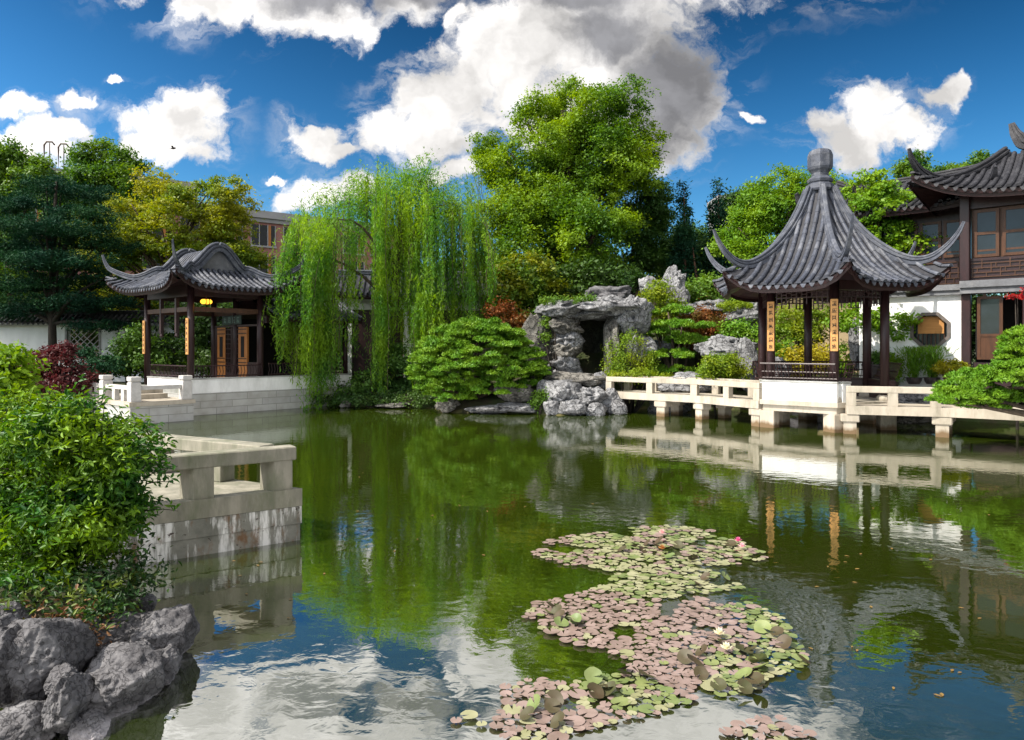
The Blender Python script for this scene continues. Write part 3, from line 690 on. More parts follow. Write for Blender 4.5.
# ------------------------------------------------------------------ hexagonal pavilion on the water
HC = np.array([10.42, 24.35])
HA = [R(a) for a in (-41.5, -101.5, -161.5, 138.5, 78.5, 18.5)]    # R, FR, FL, L, BL, BR
pav = thing('hexagonal_pavilion', 'open six-sided pavilion on the water with upswept grey tile roof and knobbed stone finial', 'pavilion', (HC[0], HC[1], 0))
def hexp(r, i): return HC+r*np.array([math.cos(HA[i % 6]), math.sin(HA[i % 6])])
def build_hex():
    zE, zR = 4.55, 7.95
    mb = MB(); c30 = math.cos(R(30)); t30 = math.tan(R(30))
    sides = []
    for i in range(6):
        an = (HA[i]+HA[i]-R(60))/2
        s = Side(HC, an, 3.05, .22, 3.05*t30, .22*t30, zE, zR, .62, .32)
        sides.append(s); roof_side(mb, s, spacing=.262, tr=.08)
    roof = build(mb, 'roof', [M['tile'], M['maroon'], M['tile_pan']], pav)
    for i in range(6):
        rb = MB()
        d = np.array([math.cos(HA[i]), math.sin(HA[i])])
        prof = [(.3, 8.0), (.6, 7.33), (1.0, 6.68), (1.5, 6.1), (2.1, 5.62), (2.75, 5.34), (3.3, 5.38), (3.75, 5.7), (4.05, 6.1), (4.2, 6.45)]
        pts = smooth_path([(HC[0]+d[0]*r, HC[1]+d[1]*r, z-.06) for r, z in prof], 34)
        tp = np.concatenate([np.full(14, .86), np.linspace(.86, .2, 20)])
        ridge_sweep(rb, pts, 1.0, tp)
        o = build(rb, 'hip_ridge', M['ridge'], roof)
        o['org'] = list(pav['org'])
    # finial: lotus base, neck and faceted block
    fb = MB(); c = (HC[0], HC[1], 7.9)
    fb.lathe(c, [(.42, 0), (.46, .06), (.44, .2), (.36, .26), (.4, .3), (.42, .38), (.33, .46), (.27, .5), (.27, .6), (.31, .66), (.37, .72), (.4, .8), (.4, 1.2), (.38, 1.26), (.34, 1.36), (.2, 1.41)], 8)
    build(fb, 'finial', M['ridge'], roof)
    # timber: columns, beams, frets
    names = []
    for i in range(6):
        x, y = hexp(2.0, i); cb = MB()
        cb.lathe((x, y, 0), [(.14, .92), (.14, 4.75)], 14)
        cbo = build(cb, 'column', M['maroon'], pav, smooth=True)
        pb = MB(); pb.lathe((x, y, .86), [(.2, 0), (.25, .05), (.26, .13), (.22, .2), (.17, .24)], 16)
        build(pb, 'plinth', M['granite'], cbo, smooth=True)
        if i in (1, 2):   # carved couplet boards
            d = np.array([x, y])-np.array([0, 0]); d = -d/np.linalg.norm(d); rt = np.array([-d[1], d[0]])*-1
            f = Frame(x, y, math.atan2(rt[1], rt[0])); 
            q = MB(); sgn = 1 if np.dot(f.w, d) > 0 else -1
            b0, b1 = sorted((sgn*.13, sgn*.175)); q.box(f, -.11, .11, b0, b1, 2.5, 4.12, 0, bev=.01)
            pl = build(q, 'couplet_board', M['plaque'], cbo)
            tx = MB()
            for k in range(7):
                pc = f.p(0, sgn*.1775, 3.97-k*.22)
                strokes(tx, pc, (-f.u[0]*sgn, -f.u[1]*sgn, 0), (0, 0, 1), .15, 40+k+i*11)
            tx_o = mesh_obj('inscription', np.concatenate(tx.v), tx.f, M['ink'], parent=cbo, recalc=False)
    for i in range(6):
        a, b = hexp(2.0, i), hexp(2.0, i+1)
        d = b-a; L = np.linalg.norm(d); f = Frame(a[0], a[1], math.atan2(d[1], d[0]))
        lm = MB(); lm.box(f, 0, L, -.07, .07, 4.42, 4.72)
        build(lm, 'beam', M['maroon'], pav)
        # fret lattice hung under the beam
        fl = MB(); x0, x1 = .2, L-.2; z1, z0 = 4.41, 4.0
        fl.box(f, x0, x1, -.02, .02, z0+.2, z0+.235); 
        n = 10
        for k in range(n+1):
            xx = x0+(x1-x0)*k/n; lo = z0 if (k < 2 or k > n-2) else z0+.2*(k % 2)
            fl.box(f, xx-.015, xx+.015, -.021, .021, lo, z1)
        for k in range(n):
            xa = x0+(x1-x0)*k/n; zz = z0+.3+.06*(k % 2); fl.box(f, xa, xa+(x1-x0)/n, -.019, .019, zz, zz+.03)
        fl.box(f, x0, x0+(x1-x0)*.2, -.019, .019, z0, z0+.03); fl.box(f, x1-(x1-x0)*.2, x1, -.019, .019, z0, z0+.03)
        build(fl, 'fretwork', M['maroon'], pav)
    # seat walls and railings; side FR-FL is white plaster, the rear ones wood, two sides are left open for the bridges
    def run(a, b, r0, mat, name, ends):
        d = b-a; L = np.linalg.norm(d); f = Frame(a[0], a[1], math.atan2(d[1], d[0]))
        w_ = MB(); w_.box(f, ends[0], L-ends[1], -.17, .12, .92, 1.5); build(w_, name, mat, pav)
        cp = MB(); cp.box(f, ends[0]-.02, L-ends[1]+.02, -.2, .17, 1.502, 1.56, bev=.012); build(cp, 'seat', M['greystone'] if mat is M['white'] else M['maroon'], pav)
        # leaning back rail of slender bent balusters
        rl = MB(); off = lambda z: -.12-.22*((z-1.56)/.55)**1.0
        for z in (1.64, 1.84, 2.1): rl.tube([f.p(ends[0], off(z), z), f.p(L-ends[1], off(z), z)], .022 if z < 2 else .03, 6)
        n = int((L-ends[0]-ends[1])/.11)
        for k in range(n+1):
            xx = ends[0]+(L-ends[0]-ends[1])*k/n
            rl.tube([f.p(xx, off(1.56)+.02, 1.56), f.p(xx, off(1.75)-.03, 1.75), f.p(xx, off(1.95)-.01, 1.95), f.p(xx, off(2.1), 2.1)], .013, 5)
        build(rl, 'railing', M['maroon'], pav)
    FRp, FLp, Rp, Lp, BLp, BRp = [hexp(2.14, i) for i in (1, 2, 0, 3, 4, 5)]
    run(FLp, FRp, 0, M['white'], 'seat_wall', (-.1, -.1))
    run(FRp, FRp+(Rp-FRp)*.2, 0, M['white'], 'seat_wall', (.13, 0)); run(FLp+(Lp-FLp)*.2, FLp, 0, M['white'], 'seat_wall', (0, .13))
    run(Rp, BRp, 0, M['maroon'], 'seat_panel', (0, 0)); run(BRp, BLp, 0, M['maroon'], 'seat_panel', (0, 0)); run(BLp, Lp, 0, M['maroon'], 'seat_panel', (0, 0))
    # stone platform, beam ring and piers
    sb = MB(); sb.prism([hexp(2.42, i) for i in range(6)], .77, .92); build(sb, 'platform', M['granite'], pav)
    bb = MB(); bb.prism([hexp(2.3, i) for i in range(6)], .56, .768); build(bb, 'beam_ring', M['granite'], pav)
    for i in range(6):
        x, y = hexp(2.05, i); f = Frame(x, y, HA[i]+R(30)); p = MB(); p.box(f, -.24, .24, -.24, .24, -.8, .558, bev=.02); build(p, 'pier', M['granite'], pav)
build_hex()

# ------------------------------------------------------------------ stone footbridges
def bridge(label, front, width, rails, loc, zt=.86, zb=.6, rh=1.45, piers=()):
    t = thing('stone_footbridge', label, 'footbridge', loc)
    Pn = np.array(front, float)
    T = np.gradient(Pn, axis=0); Nn = np.stack([-T[:, 1], T[:, 0]], 1); Nn /= np.linalg.norm(Nn, axis=1)[:, None]
    if Nn[0, 1] < 0: Nn = -Nn
    back = Pn+Nn*width
    for i in range(len(Pn)-1):
        d = MB(); d.prism([tuple(Pn[i]), tuple(Pn[i+1]), tuple(back[i+1]), tuple(back[i])], zb, zt)
        build(d, 'deck_slab', M['granite'], t)
    def rail(Q, lo):
        for i in range(len(Q)-1):
            a, b = Q[i], Q[i+1]; d = b-a; L = np.linalg.norm(d); f = Frame(a[0], a[1], math.atan2(d[1], d[0]))
            r_ = MB(); r_.box(f, .002, L-.002, -.11, .11, rh-.19, rh, bev=.015); build(r_, 'rail', M['granite'], t)
            n = max(1, round(L/1.6))
            for k in range(n+1):
                if k == 0 and i > 0: continue
                x = min(max(.13, L*k/n), L-.13); p = MB(); p.box(f, x-.13, x+.13, -.105, .105, zt+.002, rh-.192); build(p, 'post', M['granite'], t)
    if rails[0]: rail(Pn[:rails[0]]+Nn[:rails[0]]*.13, 0)
    if rails[1]: rail(back[:rails[1]]-Nn[:rails[1]]*.13, 0)
    for (x, y, an) in piers:
        f = Frame(x, y, an)
        p = MB(); p.box(f, -.17, .17, -.17, .17, -.8, .36); p.box(f, -.26, .26, -.22, .22, .362, zb-.004, bev=.03)
        build(p, 'pier', M['granite'], t)
    return t
FRp, FLp, Rp, Lp = [hexp(2.42, i) for i in (1, 2, 0, 3)]
f0 = np.array([3.75, 28.9]); f1 = np.array([6.72, 26.3]); f2 = FLp+np.array([-.02, .1])
def along(a, b, t): return a+(b-a)*t
pp = []
for (a, b, ts) in ((f0, f1, (.62,)), (f1, f2, (.02, .93))):
    for t_ in ts:
        q = along(a, b, t_); d = b-a; an = math.atan2(d[1], d[0]); nn = np.array([-d[1], d[0]]); nn = nn/np.linalg.norm(nn); nn = nn if nn[1] > 0 else -nn
        pp += [(*(q+nn*.24), an), (*(q+nn*1.35), an)]
bridge('pale stone footbridge with low rails running from the rock cave to the six-sided pavilion', [f0, f1, f2], 1.6, (3, 3), (5.5, 27.5, 0), piers=pp)
r0 = FRp+(Rp-FRp)*.1; r1 = np.array([12.45, 20.9]); r2 = np.array([14.9, 19.2])
r0 = np.array([10.1, 21.72])
pq = []
for q, d in ((r0+np.array([.1, -.03]), r1-r0), (r1+np.array([.02, -.02]), r2-r1), (r2-np.array([.4, -.28]), r2-r1)):
    an = math.atan2(d[1], d[0]); nn = np.array([-d[1], d[0]]); nn = nn/np.linalg.norm(nn); nn = nn if nn[1] > 0 else -nn
    pq += [(*(q+nn*.24), an), (*(q+nn*1.35), an)]
bridge('pale stone footbridge passing in front of the white wall, half hidden by the overhanging pine', [r0, r1, r2], 1.55, (2, 0), (12, 21.5, 0), piers=pq)

# ------------------------------------------------------------------ near stone terrace with bench rail
def near_terrace():
    K = np.array([-2.87, 9.75]); a = np.array([-.818, -.576]); b = np.array([-.87, .49])
    t = thing('stone_terrace', 'pale stone terrace with low bench rail and stained water-worn wall beside the big bush', 'terrace', (K[0]-2, K[1], 0))
    P0, P1, P2, P3 = K, K+a*3.1, K+a*3.1+b*5.2, K+b*5.2
    def off(o):   # outline grown by o
        n1 = np.array([-a[1], a[0]]); n1 = n1 if n1[1] < 0 else -n1
        n2 = np.array([-b[1], b[0]]); n2 = n2 if n2[1] > 0 else -n2
        # solve corner
        A = np.array([n1, n2]); c = np.linalg.solve(A, np.array([o, o]))
        return [tuple(K+c), tuple(P1+n1*o), tuple(P2), tuple(P3+n2*o)]
    for (z0, z1, o) in ((-.8, .225, .0), (.23, .46, .012), (.465, .70, .016)):
        m = MB(); m.prism(off(o), z0, z1); build(m, 'wall_course' if z1 < .6 else 'deck', M['stain'] if z1 < .6 else M['granite_worn'], t)
    # rails: 22 cm deep bars on square posts
    def rail(p, d, L, posts, start, wdt=.135):
        nn = np.array([-d[1], d[0]]); 
        f = Frame(p[0], p[1], math.atan2(d[1], d[0]))
        m = MB(); m.box(f, start, L, -wdt, wdt, 1.09, 1.27, bev=.015); build(m, 'rail', M['granite_worn'], t)
        for x in posts:
            m = MB(); c_ = np.array(f.p(x, 0, 0)[:2])
            if d is a:   # the posts are skewed to follow both rails
                n_ = np.array([-a[1], a[0]]); n_ = n_ if n_[1] < 0 else -n_; h_ = wdt-.012; back = b*(2*h_/abs(b@n_)); c_ = c_+n_*h_
                pts = [tuple(c_-a*.12), tuple(c_+a*.12), tuple(c_+a*.12+back), tuple(c_-a*.12+back)]
                m.prism([tuple(np.array(q)-back*.0) for q in pts], .702, 1.088)
            else: m.box(f, x-.165, x+.165, -wdt+.01, wdt-.01, .702, 1.088, bev=.012)
            build(m, 'post', M['granite_worn'], t)
    inn = K+np.array([-.24, -.01])
    rail(inn, a, 3.0, (0.02, 1.02, 2.4), -.155)
    rail(inn, b, 5.0, (1.25, 2.6, 4.4), .29)
def stain_mat():
    """grey stone courses with lime runs and rust-brown seepage"""
    m, nt, N, L = nmat('stained_stone'); out = N('ShaderNodeOutputMaterial'); bs = N('ShaderNodeBsdfPrincipled'); L(bs.outputs[0], out.inputs[0]); bs.inputs['Roughness'].default_value = .8
    g = N('ShaderNodeNewGeometry')
    def noise(sc, stretch, det=6, loc=(0, 0, 0)):
        mp = N('ShaderNodeMapping'); mp.inputs['Scale'].default_value = stretch; mp.inputs['Location'].default_value = loc; L(g.outputs['Position'], mp.inputs[0])
        n = N('ShaderNodeTexNoise'); n.inputs['Scale'].default_value = sc; n.inputs['Detail'].default_value = det; n.inputs['Roughness'].default_value = .65; L(mp.outputs[0], n.inputs['Vector']); return n.outputs[0]
    def mix(fac, lo, hi, c0, c1):
        mr = N('ShaderNodeMapRange'); L(fac, mr.inputs[0]); mr.inputs[1].default_value = lo; mr.inputs[2].default_value = hi
        x = N('ShaderNodeMix'); x.data_type = 'RGBA'; L(mr.outputs[0], x.inputs[0])
        for i, c in ((6, c0), (7, c1)):
            if isinstance(c, tuple): x.inputs[i].default_value = (*c, 1)
            else: L(c, x.inputs[i])
        return x.outputs[2]
    base = mix(noise(3, (1, 1, 1)), .35, .65, (.22, .215, .185), (.12, .12, .1))
    run = mix(noise(5, (1.4, 1.4, .2), 7), .48, .58, base, (.66, .65, .63))
    rust = mix(noise(4.2, (1, 1, .5), 8, (4, 2, 9)), .52, .64, run, (.14, .075, .035))
    pit = mix(noise(9, (1, 1, 1.6), 4, (1, 8, 3)), .64, .68, rust, (.035, .02, .015))
    L(pit, bs.inputs['Base Color'])
    bp = N('ShaderNodeBump'); bp.inputs['Strength'].default_value = .5; bp.inputs['Distance'].default_value = .015; L(noise(22, (1, 1, 1)), bp.inputs['Height']); L(bp.outputs[0], bs.inputs['Normal'])
    return m
M['stain'] = stain_mat()
M['granite_worn'] = surf('worn_granite', (.29, .27, .22), (.16, .155, .12), scale=5, rough=.85, bump=.35, bscale=70, c3=(.13, .14, .09), bdist=.006, stretch=(1, 1, .3))
near_terrace()

# ------------------------------------------------------------------ left gabled pavilion
LF = Frame(C0[0], C0[1], math.atan2(u_[1], u_[0]))     # a along the gable face (to the right and away), b to the left and away
lp = thing('gabled_pavilion', 'open lakeside pavilion with curved humped gable, upswept grey tile roof and white plinth wall', 'pavilion', (*LF.p(1.45, 2, 0)[:2], 0))
def build_left():
    W, D = 2.9, 4.0; ov = .95
    c = np.array(LF.p(W/2, D/2, 0)[:2]); A, B = W/2+ov, D/2+ov; Ag, Bg = 1.15, 1.35
    zE, zG, zT = 4.95, 5.72, 6.62
    au = LF.ang
    mb = MB(); gl = lambda q: .6*q+.4*np.sign(q)*np.abs(q)**1.8
    for an, d0, d1, W0, W1 in ((au+R(-90), B, Bg, A, Ag), (au+R(90), B, Bg, A, Ag), (au, A, Ag, B, Bg), (au+R(180), A, Ag, B, Bg)):
        s = Side(c, an, d0, d1, W0, W1, zE, zG, .55, .3, gl); roof_side(mb, s, spacing=.24, tr=.07)
    # humped upper roof
    f = Frame(c[0], c[1], au)
    bell = lambda a: zG-.02+(zT-zG)*(.5+.5*math.cos(math.pi*min(1, abs(a)/Ag)))**1.0
    aa = np.linspace(-Ag-.02, Ag+.02, 25); L = Bg+.12
    top = [f.p(a, s_*L, bell(a)) for s_ in (-1, 1) for a in aa]; n = len(aa)
    mb.add(top, [[j, j+1, n+j+1, n+j] for j in range(n-1)], 2)
    for b in np.arange(-L+.12, L, .24):   # tile rows running over the hump
        mb.tube([f.p(a, b, bell(a)+.02) for a in aa], .07, 7, 0)
    for s_ in (-1, 1):   # pale gable wall under the curve
        G = [f.p(a, s_*(Bg-.05), zG-.15) for a in aa]+[f.p(a, s_*(Bg-.05), bell(a)-.02) for a in aa]
        mb.add(G, [[j, j+1, n+j+1, n+j] for j in range(n-1)], 3)
    roof = build(mb, 'roof', [M['tile'], M['maroon'], M['tile_pan'], M['cornice']], lp)
    for s_ in (-1, 1):   # verge ridge: one band that follows the hump and runs on to the two corners
        for t_ in (-1, 1):
            rb = MB()
            P = [f.p(a*t_, s_*(Bg+.02), bell(a)+.02) for a in np.linspace(0, Ag*.92, 9)]
            cs = [(Ag+.12, Bg+.1, zG+.06), (Ag+.5, Bg+.55, 5.55), (Ag+.85, Bg+1.0, 5.52), (A+.1, B+.12, 5.85), (A+.26, B+.3, 6.15), (A+.34, B+.4, 6.52)]
            P += [f.p(a*t_, b*s_, z) for a, b, z in cs]
            pts = smooth_path(P, 48); tp = np.concatenate([np.full(26, 1.0), np.linspace(1, .22, 22)])
            ridge_sweep(rb, pts, .95, tp); build(rb, 'hip_ridge', M['ridge'], roof)
    # columns
    F_ = Frame(LF.o[0], LF.o[1], au)
    for i, (a, b) in enumerate([(0, 0), (W, 0), (0, D), (W, D), (0, D/2), (W, D/2)]):
        if i == 4: continue
        cb = MB(); x, y, _ = F_.p(a, b, 0); cb.lathe((x, y, 0), [(.13, 1.06), (.13, 5.1)], 14); co_ = build(cb, 'column', M['maroon'], lp, smooth=True)
        if i in (0, 2):
            q = MB(); q.box(Frame(x, y, au+R(90)), -.1, .1, .12, .165, 2.35, 3.75, bev=.01); build(q, 'couplet_board', M['plaque'], co_)
            tx = MB(); fr = Frame(x, y, au+R(90))
            for k in range(6): strokes(tx, fr.p(0, .168, 3.6-k*.22), (-fr.u[0], -fr.u[1], 0), (0, 0, 1), .14, 90+k+i)
            mesh_obj('inscription', np.concatenate(tx.v), tx.f, M['ink'], parent=co_, recalc=False)
    for (a0, a1, b0, b1) in ((0, W, -.06, .06), (0, W, D-.06, D+.06), (-.06, .06, .07, D-.07), (W-.06, W+.06, .07, D-.07)):
        m = MB(); m.box(F_, a0, a1, b0, b1, 4.62, 5.05); build(m, 'beam', M['maroon'], lp)
        m = MB(); m.box(F_, a0+.01, a1-.01, b0+.015, b1-.015, 4.02, 4.2); build(m, 'lower_beam', M['brownwood'], lp)
    for (a, b) in ((0, 1.2), (0, 2.6)):   # short hanging posts under the left eave
        m = MB(); m.box(F_, a-.07, a+.07, b-.07, b+.07, 3.2, 4.6, bev=.01); m.lathe(F_.p(a, b, 3.02), [(.03, 0), (.09, .06), (.06, .18)], 8); build(m, 'hanging_post', M['maroon'], lp)
    # name board inside, under the far beam
    m = MB(); m.box(F_, W-.12, W-.07, 1.35, 3.0, 3.62, 4.0, bev=.01); nb = build(m, 'name_board', M['board'], lp)
    tx = MB()
    for k in range(4): strokes(tx, F_.p(W-.125, 1.6+.38*k, 3.81), (F_.w[0], F_.w[1], 0), (0, 0, 1), .27, 140+k)
    mesh_obj('inscription', np.concatenate(tx.v), tx.f, M['jade'], parent=nb, origin=np.array(lp['org']), recalc=False)
    # door wall in the far side: carved leaves either side of a lattice door
    for b0, b1 in ((1.0, 1.72), (2.88, 3.6)):
        m = MB(); m.box(F_, W-.04, W+.04, b0, b1, 1.06, 3.5); pn = build(m, 'door_panel', M['orangewood'], lp)
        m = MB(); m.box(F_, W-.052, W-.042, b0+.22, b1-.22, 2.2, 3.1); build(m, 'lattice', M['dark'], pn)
        m = MB()
        for z in (1.2, 1.95, 2.12, 3.2, 3.38): m.box(F_, W-.058, W-.042, b0+.04, b1-.04, z, z+.05)
        build(m, 'moulding', M['brownwood'], pn)
    m = MB()
    for k in range(9): m.box(F_, W-.025, W+.025, 1.74+k*.14-.02, 1.74+k*.14+.02, 1.06, 3.5)
    for k in range(12): m.box(F_, W-.022, W+.022, 1.74, 2.86, 1.1+k*.21-.02, 1.1+k*.21+.02)
    m.box(F_, W-.035, W+.035, 2.24, 2.36, 1.06, 3.5); m.box(F_, W-.03, W+.03, 1.74, 2.86, 1.06, 1.5)
    build(m, 'lattice_door', M['maroon'], lp)
    for q in ((.15, .98, 1.06, 2.0), (3.62, 3.85, 1.06, 3.5), (.15, 3.85, 3.52, 3.6)):
        m = MB(); m.box(F_, W-.03, W+.03, *q); build(m, 'side_panel', M['maroon'], lp)
    # floor, stone base, white wall and railings
    m = MB(); m.box(F_, -.3, 3.1, -.3, D+.4, -.8, .84); build(m, 'stone_base', M['ashlar'], lp)
    m = MB(); m.box(F_, -.27, 3.08, -.24, D+.3, .842, 1.05); build(m, 'floor', M['greystone'], lp)
    for (a0, a1, b0, b1) in ((-.2, 3.1, -.27, -.06), (-.2, -.02, -.05, 3.5)):
        m = MB(); m.box(F_, a0, a1, b0, b1, .845, 1.38); build(m, 'plinth_wall', M['white'], lp)
        m = MB(); m.box(F_, a0-.02, a1, b0-.025, b1+.02, 1.382, 1.43); build(m, 'wall_cap', M['greystone'], lp)
    for k_, (f2, L2) in enumerate(((Frame(*F_.p(0, -.14, 0)[:2], au), 2.9), (Frame(*F_.p(-.1, 0, 0)[:2], au+R(90)), 3.4))):
        m = MB()
        for z in (1.5, 1.9): m.tube([f2.p(.12, 0, z), f2.p(L2, 0, z)], .028, 6)
        for k in range(int(L2/.13)): m.tube([f2.p(.15+k*.13, .03, 1.44), f2.p(.15+k*.13+.04, -.02, 1.66), f2.p(.15+k*.13, 0, 1.9)], .014, 5)
        build(m, 'railing', M['maroon'], lp)
M['board'] = surf('name_board', (.03, .05, .045), (.02, .035, .03), scale=5, rough=.5, bump=.05)
M['jade'] = surf('jade_paint', (.16, .26, .22), (.12, .2, .17), scale=9, rough=.5, bump=0)
def ashlar_mat():
    m, nt, N, L = nmat('ashlar'); out = N('ShaderNodeOutputMaterial'); b = N('ShaderNodeBsdfPrincipled'); L(b.outputs[0], out.inputs[0]); b.inputs['Roughness'].default_value = .85
    g = N('ShaderNodeNewGeometry'); vt = N('ShaderNodeVectorTransform'); 
    mp = N('ShaderNodeMapping'); mp.vector_type = 'TEXTURE'; mp.inputs['Rotation'].default_value = (0, 0, LF.ang); L(g.outputs['Position'], mp.inputs[0])
    sx = N('ShaderNodeSeparateXYZ'); L(mp.outputs[0], sx.inputs[0])
    cb = N('ShaderNodeCombineXYZ'); L(sx.outputs[0], cb.inputs[0]); L(sx.outputs[2], cb.inputs[1])
    br = N('ShaderNodeTexBrick'); br.inputs['Scale'].default_value = 1; br.inputs['Brick Width'].default_value = 1.3; br.inputs['Row Height'].default_value = .27; br.inputs['Mortar Size'].default_value = .012
    br.inputs['Color1'].default_value = (.42, .42, .4, 1); br.inputs['Color2'].default_value = (.34, .34, .33, 1); br.inputs['Mortar'].default_value = (.2, .2, .19, 1); L(cb.outputs[0], br.inputs['Vector'])
    n = N('ShaderNodeTexNoise'); n.inputs['Scale'].default_value = 2.5; n.inputs['Detail'].default_value = 8; L(g.outputs['Position'], n.inputs['Vector'])
    mr = N('ShaderNodeMapRange'); mr.inputs[1].default_value = .4; mr.inputs[2].default_value = .7; mr.inputs[4].default_value = .6; L(n.outputs[0], mr.inputs[0])
    mx = N('ShaderNodeMix'); mx.data_type = 'RGBA'; L(mr.outputs[0], mx.inputs[0]); L(br.outputs[0], mx.inputs[6]); mx.inputs[7].default_value = (.25, .24, .21, 1); L(mx.outputs[2], b.inputs['Base Color'])
    bp = N('ShaderNodeBump'); bp.inputs['Strength'].default_value = .3; bp.inputs['Distance'].default_value = .01; L(br.outputs[1], bp.inputs['Height']); bp.invert = True; L(bp.outputs[0], b.inputs['Normal'])
    return m
M['ashlar'] = ashlar_mat()
build_left()
# lit lantern under the front eave
t = thing('hanging_lantern', 'small glowing amber lantern hung under the eave of the gabled pavilion', 'lantern', LF.p(.55, -.12, 4.3))
m = MB(); x, y, z = LF.p(.55, -.12, 4.3); m.box(Frame(x, y, LF.ang), -.2, .2, -.14, .14, z+.02, z+.2, bev=.06)
em, nt, N, L = nmat('lantern_glow'); e = N('ShaderNodeEmission'); o_ = N('ShaderNodeOutputMaterial'); L(e.outputs[0], o_.inputs[0]); e.inputs[0].default_value = (1, .42, .03, 1); e.inputs[1].default_value = 1.6
build(m, 'lamp_shade', em, t)
m = MB(); m.tube([(x, y, z+.2), (x, y, z+.36)], .012, 5)
for a in (-.07, .07): m.box(Frame(x, y, LF.ang), a-.012, a+.012, -.15, .15, z+.01, z+.21)
build(m, 'frame', M['brownwood'], t)

# small landing with squat capped posts in front of the left pavilion
def landing():
    Q = np.array([-12.86, 24.5]); f = Frame(Q[0], Q[1], LF.ang)
    t = thing('stone_landing', 'small grey stone landing with square capped posts and low pierced rails before the gabled pavilion', 'landing', (Q[0], Q[1], 0))
    m = MB(); m.box(f, -.2, 1.95, -.2, 5.4, -.8, .62); build(m, 'base', M['ashlar'], t)
    m = MB(); m.box(f, -.25, 2.0, -.25, 5.42, .622, .76); build(m, 'deck', M['granite'], t)
    def post(a, b, h=1.62):
        p = MB(); p.box(f, a-.17, a+.17, b-.17, b+.17, .762, h-.2, bev=.012); po = build(p, 'post', M['granite_pale'], t)
        p = MB(); p.box(f, a-.14, a+.14, b-.14, b+.14, h-.198, h-.15); p.box(f, a-.18, a+.18, b-.18, b+.18, h-.148, h, bev=.02); build(p, 'cap', M['granite_pale'], po)
    for a, b in ((0, 0), (1.75, 0), (0, 2.5), (0, 5.1)): post(a, b)
    def bars(ax, p, q, o):
        for z0, z1 in ((1.16, 1.3),):
            m = MB()
            (m.box(f, p+.172, q-.172, o-.09, o+.09, z0, z1, bev=.01) if ax else m.box(f, o-.09, o+.09, p+.172, q-.172, z0, z1, bev=.01)); build(m, 'rail', M['granite_pale'], t)
    bars(1, 0, 1.75, 0); bars(0, 0, 2.5, 0); bars(0, 2.5, 5.1, 0)
    for b in (.8, 1.6, 3.3, 4.2):
        m = MB(); m.box(f, -.08, .08, b-.12, b+.12, .763, 1.158); build(m, 'baluster', M['granite_pale'], t)
    for k, (b0, z1) in enumerate(((1.1, .94), (1.5, 1.1))):
        m = MB(); m.box(f, .35+k*.003, 1.6-k*.003, b0, b0+.4, .763, z1); build(m, 'step', M['granite'], t)
M['granite_pale'] = surf('pale_grey_granite', (.52, .5, .48), (.42, .4, .38), scale=5, rough=.8, bump=.2, bscale=60, c3=(.34, .33, .31), bdist=.006)
landing()

# covered gallery that runs on behind the willow
def gallery():
    f = LF; t = thing('covered_gallery', 'dark open gallery with tile roof on a white and stone base running behind the willow', 'gallery', f.p(6, 1.5, 0))
    m = MB(); m.box(f, 3.104, 7.4, -.3, 3.4, -.8, .84); build(m, 'stone_base', M['ashlar'], t)
    m = MB(); m.box(f, 3.106, 7.3, -.27, -.06, .842, 1.38); build(m, 'plinth_wall', M['white'], t)
    m = MB(); m.box(f, 3.106, 7.3, -.3, -.04, 1.382, 1.43); build(m, 'wall_cap', M['greystone'], t)
    m = MB(); m.box(f, 3.106, 7.3, -.05, 3.2, .842, 1.04); build(m, 'floor', M['greystone'], t)
    for a in (5.2, 7.15):
        m = MB(); x, y, _ = f.p(a, 0, 0); m.lathe((x, y, 0), [(.12, 1.04), (.12, 3.95)], 12); build(m, 'column', M['maroon'], t, smooth=True)
    m = MB(); m.box(f, 3.15, 7.3, -.08, .08, 3.65, 3.95); build(m, 'beam', M['maroon'], t)
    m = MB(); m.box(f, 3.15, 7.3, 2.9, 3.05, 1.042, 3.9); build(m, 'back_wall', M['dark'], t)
    m = MB()
    for z in (1.5, 1.95): m.tube([f.p(3.2, -.14, z), f.p(7.2, -.14, z)], .03, 6)
    for k in range(31): m.tube([f.p(3.2+k*.13, -.11, 1.44), f.p(3.24+k*.13, -.16, 1.7), f.p(3.2+k*.13, -.14, 1.95)], .014, 5)
    build(m, 'railing', M['maroon'], t)
    c = np.array(f.p(5.35, 1.45, 0)[:2]); mb = MB(); g2 = lambda q: .75*q+.25*q*np.abs(q)
    for an in (f.ang-R(90), f.ang+R(90)):
        roof_side(mb, Side(c, an, 2.25, 0.0, 2.2, 2.2, 3.95, 5.0, 0, 0, g2), spacing=.25)
    rf = build(mb, 'roof', [M['tile'], M['maroon'], M['tile_pan']], t)
    rb = MB(); ridge_sweep(rb, [f.p(a, 1.45, 5.02) for a in np.linspace(3.2, 7.5, 12)], 1.0); build(rb, 'ridge', M['ridge'], rf)
gallery()

